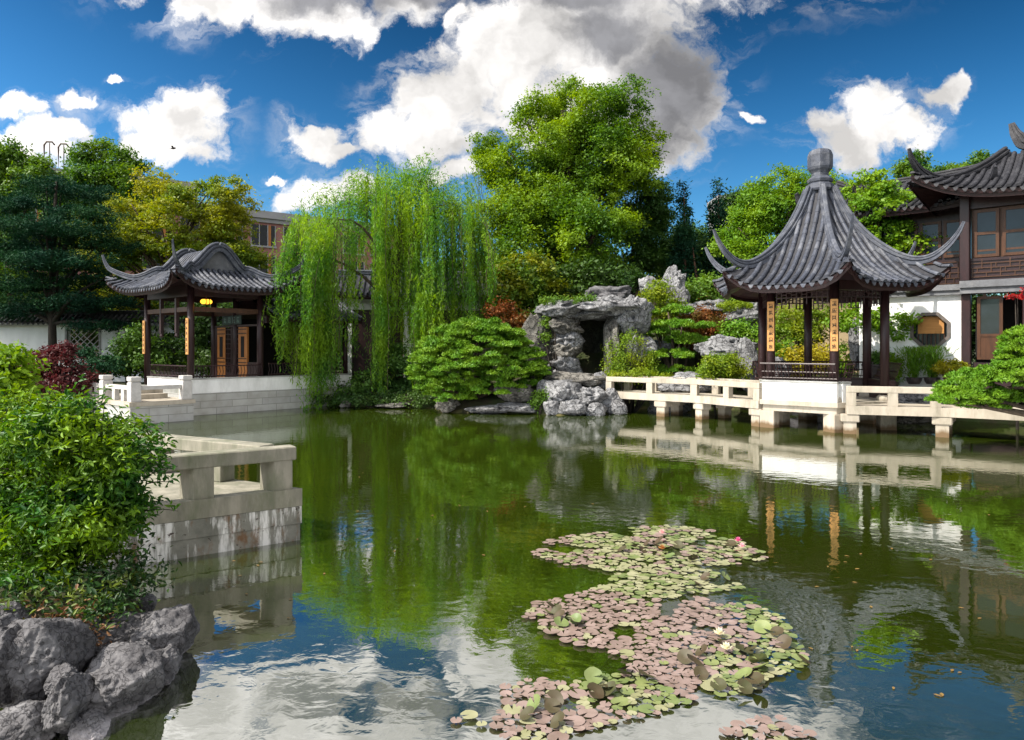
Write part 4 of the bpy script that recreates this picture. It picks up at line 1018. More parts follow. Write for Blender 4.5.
# hall behind the willow: white wall band over dark openings
def hall():
    f = Frame(-8.75, 37.2, R(8)); t = thing('garden_hall', 'white walled garden hall with dark openings glimpsed through the willow strands', 'hall', (-5.5, 38, 0.9))
    m = MB(); m.box(f, 0, 8.5, 0, .3, 4.6, 5.25); m.box(f, 0, .45, 0, .3, .9, 4.598); m.box(f, 3.1, 3.9, 0, .3, .9, 4.598); m.box(f, 7.9, 8.5, 0, .3, .9, 4.598); m.box(f, 0, .3, .302, 4, .9, 5.25); build(m, 'wall', M['white'], t)
    for a0, a1 in ((.47, 3.08), (3.92, 7.88)):
        m = MB(); m.box(f, a0, a1, .1, .2, 1.0, 4.58); build(m, 'door', M['maroon'], t)
    c = np.array(f.p(4.25, 2, 0)[:2]); mb = MB(); g2 = lambda q: .75*q+.25*q*np.abs(q)
    for an in (f.ang-R(90), f.ang+R(90)): roof_side(mb, Side(c, an, 2.7, 0, 4.7, 4.7, 5.3, 6.5, .1, 0, g2), spacing=.28)
    rf = build(mb, 'roof', [M['tile_dark'], M['maroon'], M['tile_dark']], t)
    rb = MB(); ridge_sweep(rb, [f.p(a, 2, 6.52) for a in np.linspace(-.4, 8.9, 10)], 1.1); build(rb, 'ridge', M['ridge'], rf)
hall()

# ------------------------------------------------------------------ garden walls
def garden_wall(label, a, b, z0, z1, mat, window=None, th=.35):
    a = np.array(a, float); b = np.array(b, float); d = b-a; L = np.linalg.norm(d); f = Frame(a[0], a[1], math.atan2(d[1], d[0]))
    t = thing('garden_wall', label, 'wall', (a[0], a[1], z0)); m = MB()
    if window:
        w0, w1, zz0, zz1 = window
        m.box(f, 0, w0, 0, th, z0, z1); m.box(f, w1, L, 0, th, z0, z1); m.box(f, w0+.001, w1-.001, 0, th, z0, zz0); m.box(f, w0+.001, w1-.001, 0, th, zz1, z1)
    else: m.box(f, 0, L, 0, th, z0, z1)
    build(m, 'wall', mat, t)
    if window:
        m = MB()
        for (p, q, r, s) in ((w0-.09, w0, zz0-.09, zz1+.09), (w1, w1+.09, zz0-.09, zz1+.09), (w0, w1, zz0-.09, zz0), (w0, w1, zz1, zz1+.09)): m.box(f, p, q, -.04, .1, r, s)
        wo = build(m, 'window', M['greystone'], t); m = MB(); W_, H_ = w1-w0, zz1-zz0
        for k in range(-4, 7):
            for sg in (1, -1):
                x0 = w0+W_*k/5.; 
                pts = []
                for i in range(13):
                    s_ = i/12; x = x0+sg*s_*H_; z = zz0+s_*H_
                    if w0 <= x <= w1: pts.append(f.p(x, .08, z))
                if len(pts) > 1: m.tube(pts, .022, 5)
        build(m, 'lattice', M['granite_pale'], wo)
    c = np.array(f.p(L/2, th/2, 0)[:2]); mb = MB(); g2 = lambda q: q
    for an in (f.ang-R(90), f.ang+R(90)): roof_side(mb, Side(c, an, .62, 0, L/2, L/2, z1+.12, z1+.5, 0, 0, g2), spacing=.24, tr=.07, thick=.1)
    mb.box(f, 0, L, -.05, th+.05, z1+.002, z1+.1, 1)
    rf = build(mb, 'coping', [M['tile_dark'], M['greystone'], M['tile_dark']], t)
    rb = MB(); ridge_sweep(rb, [f.p(x, th/2, z1+.5) for x in np.linspace(0, L, 10)], .8); build(rb, 'ridge', M['tile_dark'], rf)
    return t
garden_wall('white garden wall with diamond lattice window and dark tile coping behind the red maple', (-27.5, 35.5), (-13.6, 36.6), .7, 3.75, M['white'], (5.32, 6.85, 2.15, 3.6))
garden_wall('long tan garden wall seen in glints between the tree trunks above the cave rocks', (-9, 50), (27, 50), .6, 6.6, M['tanwall'] if 'tanwall' in M else surf('tan_plaster', (.55, .42, .24), (.45, .34, .2), scale=1, rough=.9, bump=.1))

# ------------------------------------------------------------------ right two-storey tea house
TF = Frame(16.15, 25.5, math.atan2(-.66, .75))     # a to the right and nearer, b away from the camera
th_ = thing('tea_house', 'two-storey dark timber tea house with white lower wall, octagonal window and upswept dark tile roofs', 'house', (18, 27, .9))
def octa(f, a, b, z, r): return [f.p(a+r*math.cos(R(22.5+45*k)), b, z+r*math.sin(R(22.5+45*k))) for k in range(8)]
def build_tea():
    f = TF; P = th_
    # lower white wall with an octagonal hole
    oa, oz, orr = -1.18, 3.25, .68
    m = MB(); n8 = octa(f, oa, 0, oz, orr); x0, x1, z0, z1 = -3.6, -.16, .7, 4.5
    outer = [f.p(x1, 0, oz+.2), f.p(x1, 0, z1), f.p(oa, 0, z1), f.p(x0, 0, z1), f.p(x0, 0, oz), f.p(x0, 0, z0), f.p(oa, 0, z0), f.p(x1, 0, z0)]
    for dep in (0, .22):
        sh = np.array([f.w[0], f.w[1], 0])*dep
        V = [np.array(q)+sh for q in n8]+[np.array(q)+sh for q in outer]
        # octagon vertex k sits at 22.5+45k degrees; outer k at 0,45,...
        m.add(V, [[k, 8+k, 8+(k+1) % 8, ] for k in range(8)]+[[k, 8+(k+1) % 8, (k+1) % 8] for k in range(8)], 0)
    V = [np.array(q) for q in n8]+[np.array(q)+np.array([f.w[0], f.w[1], 0])*.22 for q in n8]
    m.add(V, [[k, (k+1) % 8, 8+(k+1) % 8, 8+k] for k in range(8)], 0)
    m.box(f, x0+.001, x0+.22, .221, 4, z0, z1, 0)
    build(m, 'wall', M['white'], P)
    m = MB(); ring = []
    for rr, bb in ((orr+.02, -.045), (orr+.02, .02), (orr-.1, .02), (orr-.1, -.045)): ring += octa(f, oa, bb, oz, rr)
    m.add(ring, [[i*8+k, i*8+(k+1) % 8, ((i+1) % 4)*8+(k+1) % 8, ((i+1) % 4)*8+k] for i in range(4) for k in range(8)])
    wo = build(m, 'octagonal_window', M['octframe'], P)
    m = MB(); m.add(octa(f, oa, .2, oz, orr), [list(range(8))]); build(m, 'pane', M['glass'], wo)
    m = MB(); m.box(f, oa-.42, oa+.42, .1, .13, oz-.12, oz+.5); build(m, 'bamboo_blind', M['bamboo'], wo)
    m = MB()
    for k in range(-3, 4): m.box(f, oa+k*.14-.012, oa+k*.14+.012, .14, .16, oz-.58, oz+.58)
    build(m, 'lattice', M['brownwood'], wo)
    # grey cornice over the wall
    m = MB(); m.box(f, -3.75, -.17, -.18, .3, 4.502, 4.66); m.box(f, -3.8, -.172, -.26, .3, 4.662, 4.86); build(m, 'cornice', M['cornice'], P)
    m = MB(); m.box(f, -.168, 6.2, -.5, .3, 4.502, 4.7); m.box(f, -.167, 6.25, -.58, .3, 4.702, 4.94); build(m, 'cornice', M['cornice'], P)
    # ground floor: corner column, open leaf, dark room
    for a in (-.02, 1.75, 3.6, 5.4):
        m = MB(); m.box(f, a-.14, a+.14, -.3, -.02, .75, 4.5, bev=.02); build(m, 'column', M['maroon'], P)
    for a in (-.02, 3.6):
        m = MB(); m.box(f, a-.15, a+.15, -.57, -.29, 4.942, 7.95, bev=.02); build(m, 'column', M['maroon'], P)
    def leaf(a0, a1, b, z0, z1, name, wood, nrow=2):
        m = MB(); s = .1
        m.box(f, a0, a0+s, b, b+.07, z0, z1); m.box(f, a1-s, a1, b, b+.07, z0, z1)
        zz = [z0, z0+(z1-z0)*.36, z1-s]
        for q in (zz if nrow == 2 else [z0, (z0+z1)/2-s/2, z1-s]): m.box(f, a0+s, a1-s, b, b+.068, q, q+s)
        if nrow == 2: m.box(f, a0+s, a1-s, b+.02, b+.05, z0+s, zz[1])
        else: m.box(f, a0+s, a1-s, b+.025, b+.03+.015, z0+(z1-z0)*.12, z0+(z1-z0)*.16)
        w_ = build(m, name, wood, P)
        m = MB(); m.box(f, a0+s-.01, a1-s+.01, b+.03, b+.04, (zz[1]+s if nrow == 2 else z0+s), z1-s); build(m, 'pane', M['glass'], w_)
        return w_
    leaf(.3, 1.05, -.2, 2.2, 4.4, 'open_door', M['doorwood']); 
    m = MB(); m.box(f, .16, 1.6, -.1, -.04, .8, 2.1); build(m, 'low_panel', M['maroon'], P)
    leaf(1.95, 2.7, -.2, .9, 4.4, 'door', M['doorwood']); leaf(2.72, 3.45, -.2, .9, 4.4, 'door', M['doorwood']); leaf(3.8, 4.55, -.2, .9, 4.4, 'door', M['doorwood'])
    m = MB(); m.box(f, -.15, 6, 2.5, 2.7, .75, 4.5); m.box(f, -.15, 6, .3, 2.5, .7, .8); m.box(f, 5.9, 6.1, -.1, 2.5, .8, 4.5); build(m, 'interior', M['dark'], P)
    # upper storey
    m = MB(); m.box(f, -.02, 6, -.3, -.2, 4.942, 5.62); m.box(f, -.02, 6, -.34, -.2, 5.622, 5.72); m.box(f, -.02, 6, -.36, -.2, 7.45, 7.95); m.box(f, -.02, .08, -.2, 4, 4.942, 7.95); build(m, 'upper_wall', M['maroon'], P)
    m = MB(); fret = m
    for z in (5.05, 5.2, 5.36, 5.52): m.box(f, .14, 6, -.345, -.303, z, z+.035)
    for k in range(44):
        xx = .18+k*.135; za = 5.05+.15*(k % 3); m.box(f, xx, xx+.03, -.342, -.304, za, za+.33-.15*(k % 2))
    build(m, 'fret_panel', M['brownwood'], P)
    for k in range(7):
        a0 = .22+k*.83+(.25 if k > 3 else 0)
        leaf(a0, a0+.74, -.3, 5.75, 7.4, 'window', M['doorwood'], nrow=1)
    m = MB(); m.box(f, .14, 6, -.19, -.1, 5.72, 7.45); build(m, 'upper_lining', M['doorwood'], P)
    # main roof (hip-and-gable) with upswept corners
    g3 = lambda q: .5*q+.5*np.sign(q)*np.abs(q)**1.9
    A, B = 4.6, 3.7; c = np.array(f.p(3.3, 2.4, 0)[:2]); ff = Frame(c[0], c[1], f.ang); Ag, Bg = 2.4, .05; zE, zR = 7.85, 9.75
    mb = MB()
    for an, d0, d1, W0, W1 in ((f.ang-R(90), B, Bg, A, Ag), (f.ang+R(90), B, Bg, A, Ag), (f.ang, A, Ag, B, Bg), (f.ang+R(180), A, Ag, B, Bg)):
        roof_side(mb, Side(c, an, d0, d1, W0, W1, zE, zR, .85, .3, g3), spacing=.26, tr=.08, thick=.16)
    rf = build(mb, 'roof', [M['tile_dark'], M['maroon'], M['tile_dark']], P)
    for sa in (-1, 1):
        for sb in (-1, 1):
            rb = MB(); pr = [(0, zR+.02), (.25, zE+(zR-zE)*float(g3(np.array(.75)))+.03), (.5, zE+(zR-zE)*float(g3(np.array(.5)))+.1), (.75, zE+(zR-zE)*float(g3(np.array(.25)))+.3), (.95, zE+.85), (1.06, zE+1.3), (1.1, zE+1.75)]
            pts = smooth_path([ff.p(sa*(Ag+(A-Ag)*t), sb*(Bg+(B-Bg)*t), z) for t, z in pr], 36)
            ridge_sweep(rb, pts, 1.05, np.concatenate([np.full(18, 1.0), np.linspace(1, .25, 18)])); build(rb, 'hip_ridge', M['tile_dark'], rf)
    rb = MB(); rp = [(-Ag+.05, zR+1.15), (-Ag+.2, zR+.6), (-Ag+.6, zR+.2), (0, zR+.1), (Ag-.2, zR+.16), (Ag+.25, zR+.45), (Ag+.45, zR+1.0)]
    ridge_sweep(rb, smooth_path([ff.p(a, 0, z) for a, z in rp], 40), 1.05, np.concatenate([np.linspace(.45, 1, 8), np.full(24, 1.0), np.linspace(1, .45, 8)])); build(rb, 'main_ridge', M['tile_dark'], rf)
    # rear wing to the left, set back, with its own roof
    m = MB(); m.box(f, -5.2, -.2, 1.4, 1.5, 4.86, 7.9); build(m, 'wing_wall', M['maroon'], P)
    m = MB()
    for z in (5.0, 5.2, 5.4, 5.6, 5.8): m.box(f, -5, -.2, 1.36, 1.398, z, z+.035)
    for k in range(36):
        xx = -5+k*.135; za = 5.0+.2*(k % 2); m.box(f, xx, xx+.03, 1.362, 1.396, za, za+.6-.2*(k % 3))
    build(m, 'fret_panel', M['brownwood'], P)
    for k in range(6): leaf(-5.0+k*.8, -4.28+k*.8, 1.33, 6.0, 7.4, 'window', M['doorwood'], nrow=1)
    c = np.array(f.p(-2.6, 3.6, 0)[:2]); ff2 = Frame(c[0], c[1], f.ang); A, B, Ag, Bg, zE, zR = 3.3, 3.3, 2.1, .05, 7.9, 9.45
    mb = MB()
    for an, d0, d1, W0, W1 in ((f.ang-R(90), B, Bg, A, Ag), (f.ang+R(90), B, Bg, A, Ag), (f.ang+R(180), A, Ag, B, Bg), (f.ang, A, Ag, B, Bg)):
        roof_side(mb, Side(c, an, d0, d1, W0, W1, zE, zR, .4, .2, g3), spacing=.26, tr=.08, thick=.16)
    rf2 = build(mb, 'wing_roof', [M['tile_dark'], M['maroon'], M['tile_dark']], P)
    rb = MB(); rp = [(-Ag-.9, zR+.3), (-Ag, zR+.02), (0, zR), (Ag, zR+.1), (Ag+.5, zR+.2)]
    ridge_sweep(rb, smooth_path([ff2.p(a, 0, z) for a, z in rp], 30), .9); build(rb, 'main_ridge', M['tile_dark'], rf2)
    for sa in (-1, 1):
        rb = MB(); pts = smooth_path([ff2.p(sa*(Ag+(A-Ag)*t), -(Bg+(B-Bg)*t), z) for t, z in ((0, zR), (.35, 8.95), (.7, 8.5), (1.0, 8.5), (1.1, 8.9))], 24); ridge_sweep(rb, pts, 1, np.concatenate([np.full(16, 1.0), np.linspace(1, .4, 8)])); build(rb, 'hip_ridge', M['tile_dark'], rf2)
M['doorwood'] = surf('door_wood', (.075, .03, .012), (.045, .018, .008), scale=12, rough=.45, bump=.15, stretch=(1, 1, .15))
build_tea()

# ------------------------------------------------------------------ city buildings beyond the garden
def city():
    f = Frame(-66, 64, math.atan2(.6, .8)); t = thing('brick_building', 'long red brick city block with grey cornices and dark windows rising behind the left trees', 'building', (-50, 78, 0))
    H = 18.8; m = MB(); m.box(f, 0, 66, 0, 18, 0, H); build(m, 'wall', M['brick'], t)
    m = MB(); m.box(f, -.3, 66.3, -.5, 18.3, H+.01, H+.9); m.box(f, -.1, 66.1, -.25, 18.2, H-.5, H-.01); build(m, 'cornice', M['concrete'], t)
    m = MB(); m.box(f, 2, 36, .6, 16, H+.92, H+2.6); m.box(f, 1.7, 36.3, .3, 16.3, H+2.61, H+3.1); m.box(f, 24, 36.2, .5, 15, H+3.11, H+3.5); build(m, 'penthouse', M['concrete'], t)
    first = None
    for fl in range(3):
        for k in range(16):
            a = 1.5+k*4.05; z = H-3.4-fl*3.7
            if first is None:
                m = MB(); m.box(f, a, a+3.1, -.06, -.03, z, z+2.6, 1)
                for x in (a, a+1.0, a+2.05, a+3.0): m.box(f, x, x+.1, -.16, -.062, z, z+2.6, 0)
                m.box(f, a-.1, a+3.2, -.22, -.062, z-.22, z-.002, 0); m.box(f, a+2.15, a+2.5, -.12, -.062, z, z+2.6, 2)
                first = build(m, 'window', [M['concrete'], M['glass'], M['orangewood']], t); a00, z00 = a, z
            else:
                c = first.copy(); col.objects.link(c); c.parent = t
                d = f.p(a, 0, z); e = f.p(a00, 0, z00); c.location = (d[0]-e[0], d[1]-e[1], z-z00)
    for k in range(2):
        m = MB(); x = 20.6+k*1.3
        m.tube([f.p(x, 1.2, H+3.0), f.p(x, 1.2, H+5.6), f.p(x+.2, 1.1, H+5.95), f.p(x+.7, 1, H+6), f.p(x+.95, 1, H+5.7)], .09, 6); m.tube([f.p(x+.5, 1.2, H+3.0), f.p(x+.5, 1.2, H+5.9)], .05, 6); build(m, 'roof_ladder', M['brownwood'], t)
city()
t = thing('office_building', 'tiny pale grey office block top showing between the two slim conifers', 'building', (47, 155, 0))
f = Frame(44.5, 155, 0); m = MB(); m.box(f, 0, 7, 0, 8, 0, 34.5); build(m, 'wall', M['concrete'], t)
m = MB(); m.box(f, -.3, 7.3, -.3, 8.3, 34.51, 35.4); build(m, 'cornice', M['concrete'], t)
for k in range(3):
    m = MB(); m.box(f, .6+k*2.2, 2.1+k*2.2, -.08, -.02, 31.3, 33.5); build(m, 'window', M['glass'], t)
# ------------------------------------------------------------------ planting
def PB(Y, *specs):
    out = []
    for s in specs:
        px, py, rx, ry = s[:4]; dy = s[4] if len(s) > 4 else 0; y = Y+dy
        p = at(px, py, y); k = y/F
        out.append((p[0], y, p[2], rx*k, (s[5] if len(s) > 5 else rx*k*.9), ry*k))
    return out
def gbase(px, Y, dz=0):
    x = (px-HX)*Y/F
    return np.array([x, Y, ground_z(x, Y)-.05+dz])

# big broadleaf tree, centre
big = PB(45, (575, 115, 60, 32), (612, 130, 42, 35), (545, 130, 42, 38), (590, 175, 62, 45), (545, 190, 52, 50), (505, 165, 28, 30, -1), (488, 150, 18, 18), (525, 225, 48, 40, -2), (580, 235, 46, 42, -3), (500, 235, 32, 40), (632, 150, 26, 30), (640, 178, 20, 24), (565, 265, 40, 26, -3), (520, 268, 40, 26, -1), (562, 150, 44, 34, -1), (610, 215, 34, 34, -2), (530, 205, 40, 36, -2), (600, 160, 36, 30, -1))
tree('broadleaf_tree', 'tallest broad leafy green tree standing above the cave rocks at the centre', 'tree', gbase(575, 45), big, M['lf_big'], M['bark'], 2300, 78, .26, .17, 11, r0=.45, flat=.7, k=.55, shell=(.3, 1.0), extra=1, puff=(15, .4))
dk = PB(48, (640, 205, 32, 45), (620, 245, 38, 40), (650, 250, 26, 35), (600, 270, 40, 30), (660, 215, 14, 30))
tree('evergreen_tree', 'dark blue green evergreen leaning on the right side of the tallest tree', 'tree', gbase(632, 48), dk, M['lf_dark'], M['bark_dark'], 900, 70, .26, .18, 12, r0=.3, flat=.6, puff=(14, .36))
# row of dark trees behind the rockery
for i, (sp, lab, mt, kind) in enumerate([
    (PB(52, (668, 252, 26, 38), (690, 285, 34, 34)), 'dark mid green tree filling the gap left of the slim conifers', 'lf_green_dk', 'tree'),
    (PB(50, (702, 258, 22, 34), (712, 280, 34, 36)), 'dark green bushy tree standing between the two slim conifers', 'lf_dark', 'tree'),
    (PB(54, (742, 225, 24, 38), (752, 270, 34, 40)), 'shaded green tree just behind the left upturned corner of the six-sided pavilion', 'lf_green_dk', 'tree'),
    (PB(47, (480, 275, 30, 40), (455, 300, 34, 36), (420, 310, 36, 30)), 'dark green tree mass behind the right half of the willow', 'lf_dark', 'tree'),
    (PB(50, (350, 320, 50, 36), (400, 290, 40, 40)), 'shadowy green tree behind the middle of the willow', 'lf_dark', 'tree')]):
    if mt == 'lf_green_dk' and mt not in M: M[mt] = leafmat('leaf_green_shade', (.03, .075, .012), (.02, .055, .012), (.05, .1, .014), nscale=.5, trans=.25)
    px = np.mean([HX+b[0]*F/b[1] for b in sp]); tree('shade_tree', lab, 'tree', gbase(px, sp[0][1]), sp, M[mt], M['bark_dark'], 420, 60, .3, .2, 20+i, r0=.22, flat=.7, puff=(14, .4))
# slim conifers
for i, (px, top, Y, lab) in enumerate([(684, 184, 46, 'slim dark conifer with bare reddish trunks, left of the pair above the rocks'), (718, 181, 47, 'slim dark conifer nearer the pavilion roof, right of the pair above the rocks')]):
    z0 = ground_z((px-HX)*Y/F, Y); T_ = at(px, top, Y); t = thing('conifer_tree', lab, 'tree', (T_[0], Y, z0))
    m = MB(); m.tube([(T_[0]+.25, Y, z0), (T_[0]+.1, Y, 5), (T_[0], Y, T_[2]-.3)], [.2, .14, .02], 7)
    if i == 0: m.tube([(T_[0]+1.3, Y-.5, z0), (T_[0]+.9, Y-.5, 5), (T_[0]+.45, Y-.4, 9)], [.17, .12, .03], 7)
    build(m, 'trunk', surf('red_bark', (.2, .1, .06), (.12, .06, .04), scale=6, rough=.9, bump=.5, stretch=(1, 1, .2)), t, smooth=True)
    bl = [(T_[0]+random.uniform(-.15, .15), Y, T_[2]-.5-k*.75, .22+.1*k, .25+.1*k, .6) for k in range(9)]
    crown('crown', bl, M['lf_conifer'], t, 130, 60, .2, .22, 60+i, flat=1.3, aspect=.35)
# bright trees behind the six-sided pavilion
tree('feathery_tree', 'bright yellow green feathery tree behind the left half of the six-sided pavilion roof', 'tree', gbase(775, 40), PB(40, (780, 195, 38, 28), (755, 215, 26, 24), (815, 205, 34, 30), (770, 240, 46, 34), (820, 245, 40, 34), (740, 245, 24, 30)), M['lf_bright'], M['bark'], 900, 75, .22, .15, 31, r0=.2, flat=.6, extra=1, puff=(14, .36))
tree('maple_tree', 'bright green layered maple between the six-sided pavilion and the tea house', 'tree', gbase(868, 28.6), PB(28.6, (862, 195, 28, 24), (885, 205, 26, 20), (850, 215, 30, 26), (890, 235, 30, 22), (868, 255, 40, 26), (915, 248, 26, 16, -.8), (905, 285, 22, 16, -1.2), (880, 300, 30, 20), (893, 322, 24, 20, -1.2), (858, 320, 22, 18)), M['lf_bright'], M['bark'], 800, 46, .16, .13, 33, r0=.13, flat=.45, aspect=.7, extra=1, puff=(9, .42))
for i, (sp, lab) in enumerate([(PB(44, (930, 170, 24, 14), (912, 180, 20, 16), (955, 180, 16, 12)), 'light green tree top peeking over the tea house wing roof, left of the other'), (PB(46, (978, 170, 16, 12), (990, 180, 14, 14)), 'small light green tree top just left of the tea house ridge end')]):
    tree('roofside_tree', lab, 'tree', gbase(HX+sp[0][0]*F/sp[0][1], sp[0][1]), sp, M['lf_green'], M['bark'], 200, 60, .22, .17, 36+i, r0=.15, flat=.6, puff=(10, .4))
# left trees
tree('cedar_tree', 'dark blue green spreading cedar in front of the white wall at far left', 'tree', gbase(54, 34), PB(34, (62, 190, 48, 8, 1), (20, 205, 40, 10), (85, 215, 38, 8), (45, 228, 62, 9, -1), (100, 245, 34, 8, .5), (15, 248, 50, 10), (60, 262, 62, 9, -1), (110, 282, 40, 8, .5), (30, 285, 55, 10), (75, 302, 58, 9), (10, 310, 40, 9), (100, 325, 30, 6)), M['lf_conifer'], M['bark_dark'], 1100, 80, .22, .15, 41, r0=.22, flat=.4, aspect=.3, k=.45, shell=(.1, 1.05), up=1, top=(-21.5, 34, 10.5))
tree('leafy_tree', 'mid green leafy tree rising at the top left edge behind the cedar', 'tree', gbase(15, 46), PB(46, (18, 172, 34, 24), (-5, 165, 30, 24), (40, 178, 20, 18), (0, 200, 34, 34), (30, 225, 44, 32), (-25, 230, 40, 60), (5, 270, 50, 40)), M['lf_green'], M['bark'], 800, 65, .28, .2, 42, r0=.25, puff=(13, .36))
tree('ash_tree', 'deep green tree with pointed top left of the big white cloud, behind the orange tree', 'tree', gbase(102, 54), PB(54, (103, 160, 24, 24), (122, 166, 20, 18), (85, 168, 18, 18), (88, 185, 28, 26), (120, 180, 26, 24), (100, 215, 45, 30), (142, 205, 24, 26), (110, 250, 45, 32)), M['lf_green'], M['bark'], 800, 65, .3, .22, 43, r0=.25, puff=(13, .36))
tree('honey_locust_tree', 'orange and yellow green tree turning colour behind the gabled pavilion', 'tree', gbase(170, 40), PB(40, (155, 200, 44, 22), (205, 205, 44, 20), (225, 190, 22, 12), (120, 222, 34, 22), (180, 235, 60, 26), (228, 226, 26, 18), (110, 255, 36, 20), (150, 262, 56, 22), (218, 258, 40, 20), (246, 262, 24, 13), (105, 290, 32, 16, -2), (140, 300, 40, 18), (90, 300, 18, 10, -3)), M['lf_orange'], M['bark'], 1500, 55, .22, .15, 44, r0=.22, flat=.35, extra=1, k=.5, puff=(11, .4))
tree('understory_tree', 'dark green tree inside the court behind the gabled pavilion columns', 'tree', gbase(175, 37), PB(37, (170, 330, 34, 30), (205, 335, 40, 30), (145, 345, 22, 22), (240, 320, 40, 30), (290, 320, 40, 36)), M['lf_green_dk'], M['twig'], 330, 50, .3, .24, 45, r0=.1)
# background belt so that no gap opens to the horizon
for i, (x, y, h, mt) in enumerate([(-44, 56, 9, 'lf_dark'), (-37, 54, 8, 'lf_green_dk'), (-30, 57, 8.5, 'lf_dark'), (-22, 56, 8, 'lf_green_dk'), (-14, 57, 7, 'lf_dark'), (-5, 57, 9, 'lf_green_dk'), (4, 58, 9.5, 'lf_dark'), (12, 58, 9, 'lf_dark'), (20, 56, 10, 'lf_green_dk'), (27, 57, 9, 'lf_dark'), (34, 52, 10, 'lf_green_dk'), (41, 50, 10, 'lf_dark'), (-40, 42, 8, 'lf_dark')]):
    near = ['behind the cedar at the far left edge', 'behind the cedar, second from the left edge', 'behind the lattice window wall', 'behind the orange tree', 'behind the covered gallery', 'behind the willow crown', 'behind the tallest tree', 'behind the leaning evergreen', 'behind the slim conifers', 'behind the feathery tree', 'behind the tea house wing', 'behind the tea house at the right edge', 'left of the cedar beyond the picture edge'][i]
    bl = [(x, y, h*.62, 4.2, 3, h*.36), (x-2.2, y+.5, h*.4, 3, 2.5, h*.36), (x+2.3, y-.3, h*.42, 3, 2.5, h*.36)]
    tree('belt_tree', 'round dark background tree '+near, 'tree', (x, y, .8), bl, M[mt], M['bark_dark'], 300, 60, .42, .3, 70+i, r0=.22, group='trees of the background belt')

# ------------------------------------------------------------------ weeping willow
def willow():
    Y0 = 33.5; b = gbase(398, Y0); t = thing('weeping_willow', 'tall weeping willow trailing its strands down to the water', 'tree', tuple(b))
    r = np.random.default_rng(5); m = MB()
    groups = [  # px range, start height range (py), end py, strand count, depth range
        (279, 298, 228, 280, 345, 90, (29.4, 32)), (292, 312, 218, 262, 388, 90, (29.6, 32)), (308, 316, 230, 270, 402, 36, (30, 31.5)), (318, 336, 204, 250, 404, 130, (30.5, 32.5)),
        (342, 356, 190, 240, 345, 46, (32, 34)), (372, 388, 180, 230, 404, 110, (31.6, 33.5)),
        (392, 409, 170, 225, 335, 85, (32, 35)), (409, 428, 180, 240, 345, 80, (32, 34)), (411, 427, 270, 320, 408, 80, (31.8, 32.8)), (429, 452, 185, 225, 350, 110, (32, 35)),
        (452, 474, 198, 240, 330, 110, (32.2, 35)), (472, 488, 222, 260, 312, 90, (32.5, 35)),
        (300, 350, 206, 240, 272, 80, (33, 37)), (345, 400, 175, 210, 270, 110, (33, 36)), (400, 480, 175, 215, 275, 140, (33, 37))]
    SP, tips, AX, BI = [], [], [], []
    for (x0, x1, y0, y1, ye, n, (d0, d1)) in groups:
        for q_ in range(n):
            if q_ % 9 == 0: cY = r.uniform(d0, d1); cpx = r.uniform(x0, x1); cy = r.uniform(y0, y1); ce = ye+r.normal()*(18 if ye < 380 else 6)-(abs(r.normal())*26 if r.random() < .6 else 0); cL = r.uniform(.3, 1.3)
            Y = cY+r.normal()*.14; px = cpx+r.normal()*2.6; ys = cy+r.normal()*9; top = at(px, ys, Y)
            e = ce+r.normal()*9-abs(r.normal())*12
            L = max(.8, (e-ys)*Y/F); zmin = .04
            n_ = int(L/.055); s = np.linspace(0, 1, n_)
            cx = (px-388)/100; out = .35*cx*cL
            x = top[0]+out*np.sqrt(s)*.8+.06*np.sin(s*9+r.uniform(0, 6))+r.normal()*.12*s; y = Y+r.normal()*.3*s+.05*np.cos(s*8+r.uniform(0, 6)); z = top[2]+.12*np.sin(np.minimum(s*8, 3.14))-L*s
            z = np.maximum(z, zmin+r.random(n_)*.1)
            P = np.stack([x, y, z], 1)+r.normal(size=(n_, 3))*np.array([.05, .05, .02])
            keep = r.random(n_) < .93
            P = P[keep]; SP.append(P); a = np.tile([0, 0, -1.], (len(P), 1))+r.normal(size=(len(P), 3))*np.array([.45, .45, .2]); AX.append(a)
            if r.random() < .12: m.tube(np.stack([x, y, z], 1)[::max(1, n_//8)], .012, 4, cap=False)
        cxp = (x0+x1)/2; tips.append(at(cxp, (y0+y1)/2, (d0+d1)/2))
    P = np.concatenate(SP); A = np.concatenate(AX)
    V, Q = leaf_quads(P, .19, aspect=.2, axis=A, jit=.12, seed=9)
    mesh_obj('strands', V, Q, M['lf_willow'], parent=t)
    limbs(m, b, at(400, 195, Y0), .2, tips[::3]+[at(425, 175, 34), at(345, 205, 34), at(312, 228, 33), at(460, 205, 34), at(380, 185, 35)], 8, bend=1.1)
    build(m, 'trunk', M['bark'], t, smooth=True)
    bl = PB(34.5, (420, 178, 26, 12), (385, 188, 40, 14), (348, 202, 34, 14), (450, 200, 28, 16), (425, 168, 12, 9), (312, 228, 26, 14), (400, 215, 60, 26), (465, 225, 18, 22))
    crown('crown', bl, M['lf_willow'], t, 420, 42, .26, .17, 51, flat=1.1, aspect=.22, k=.2)
willow()

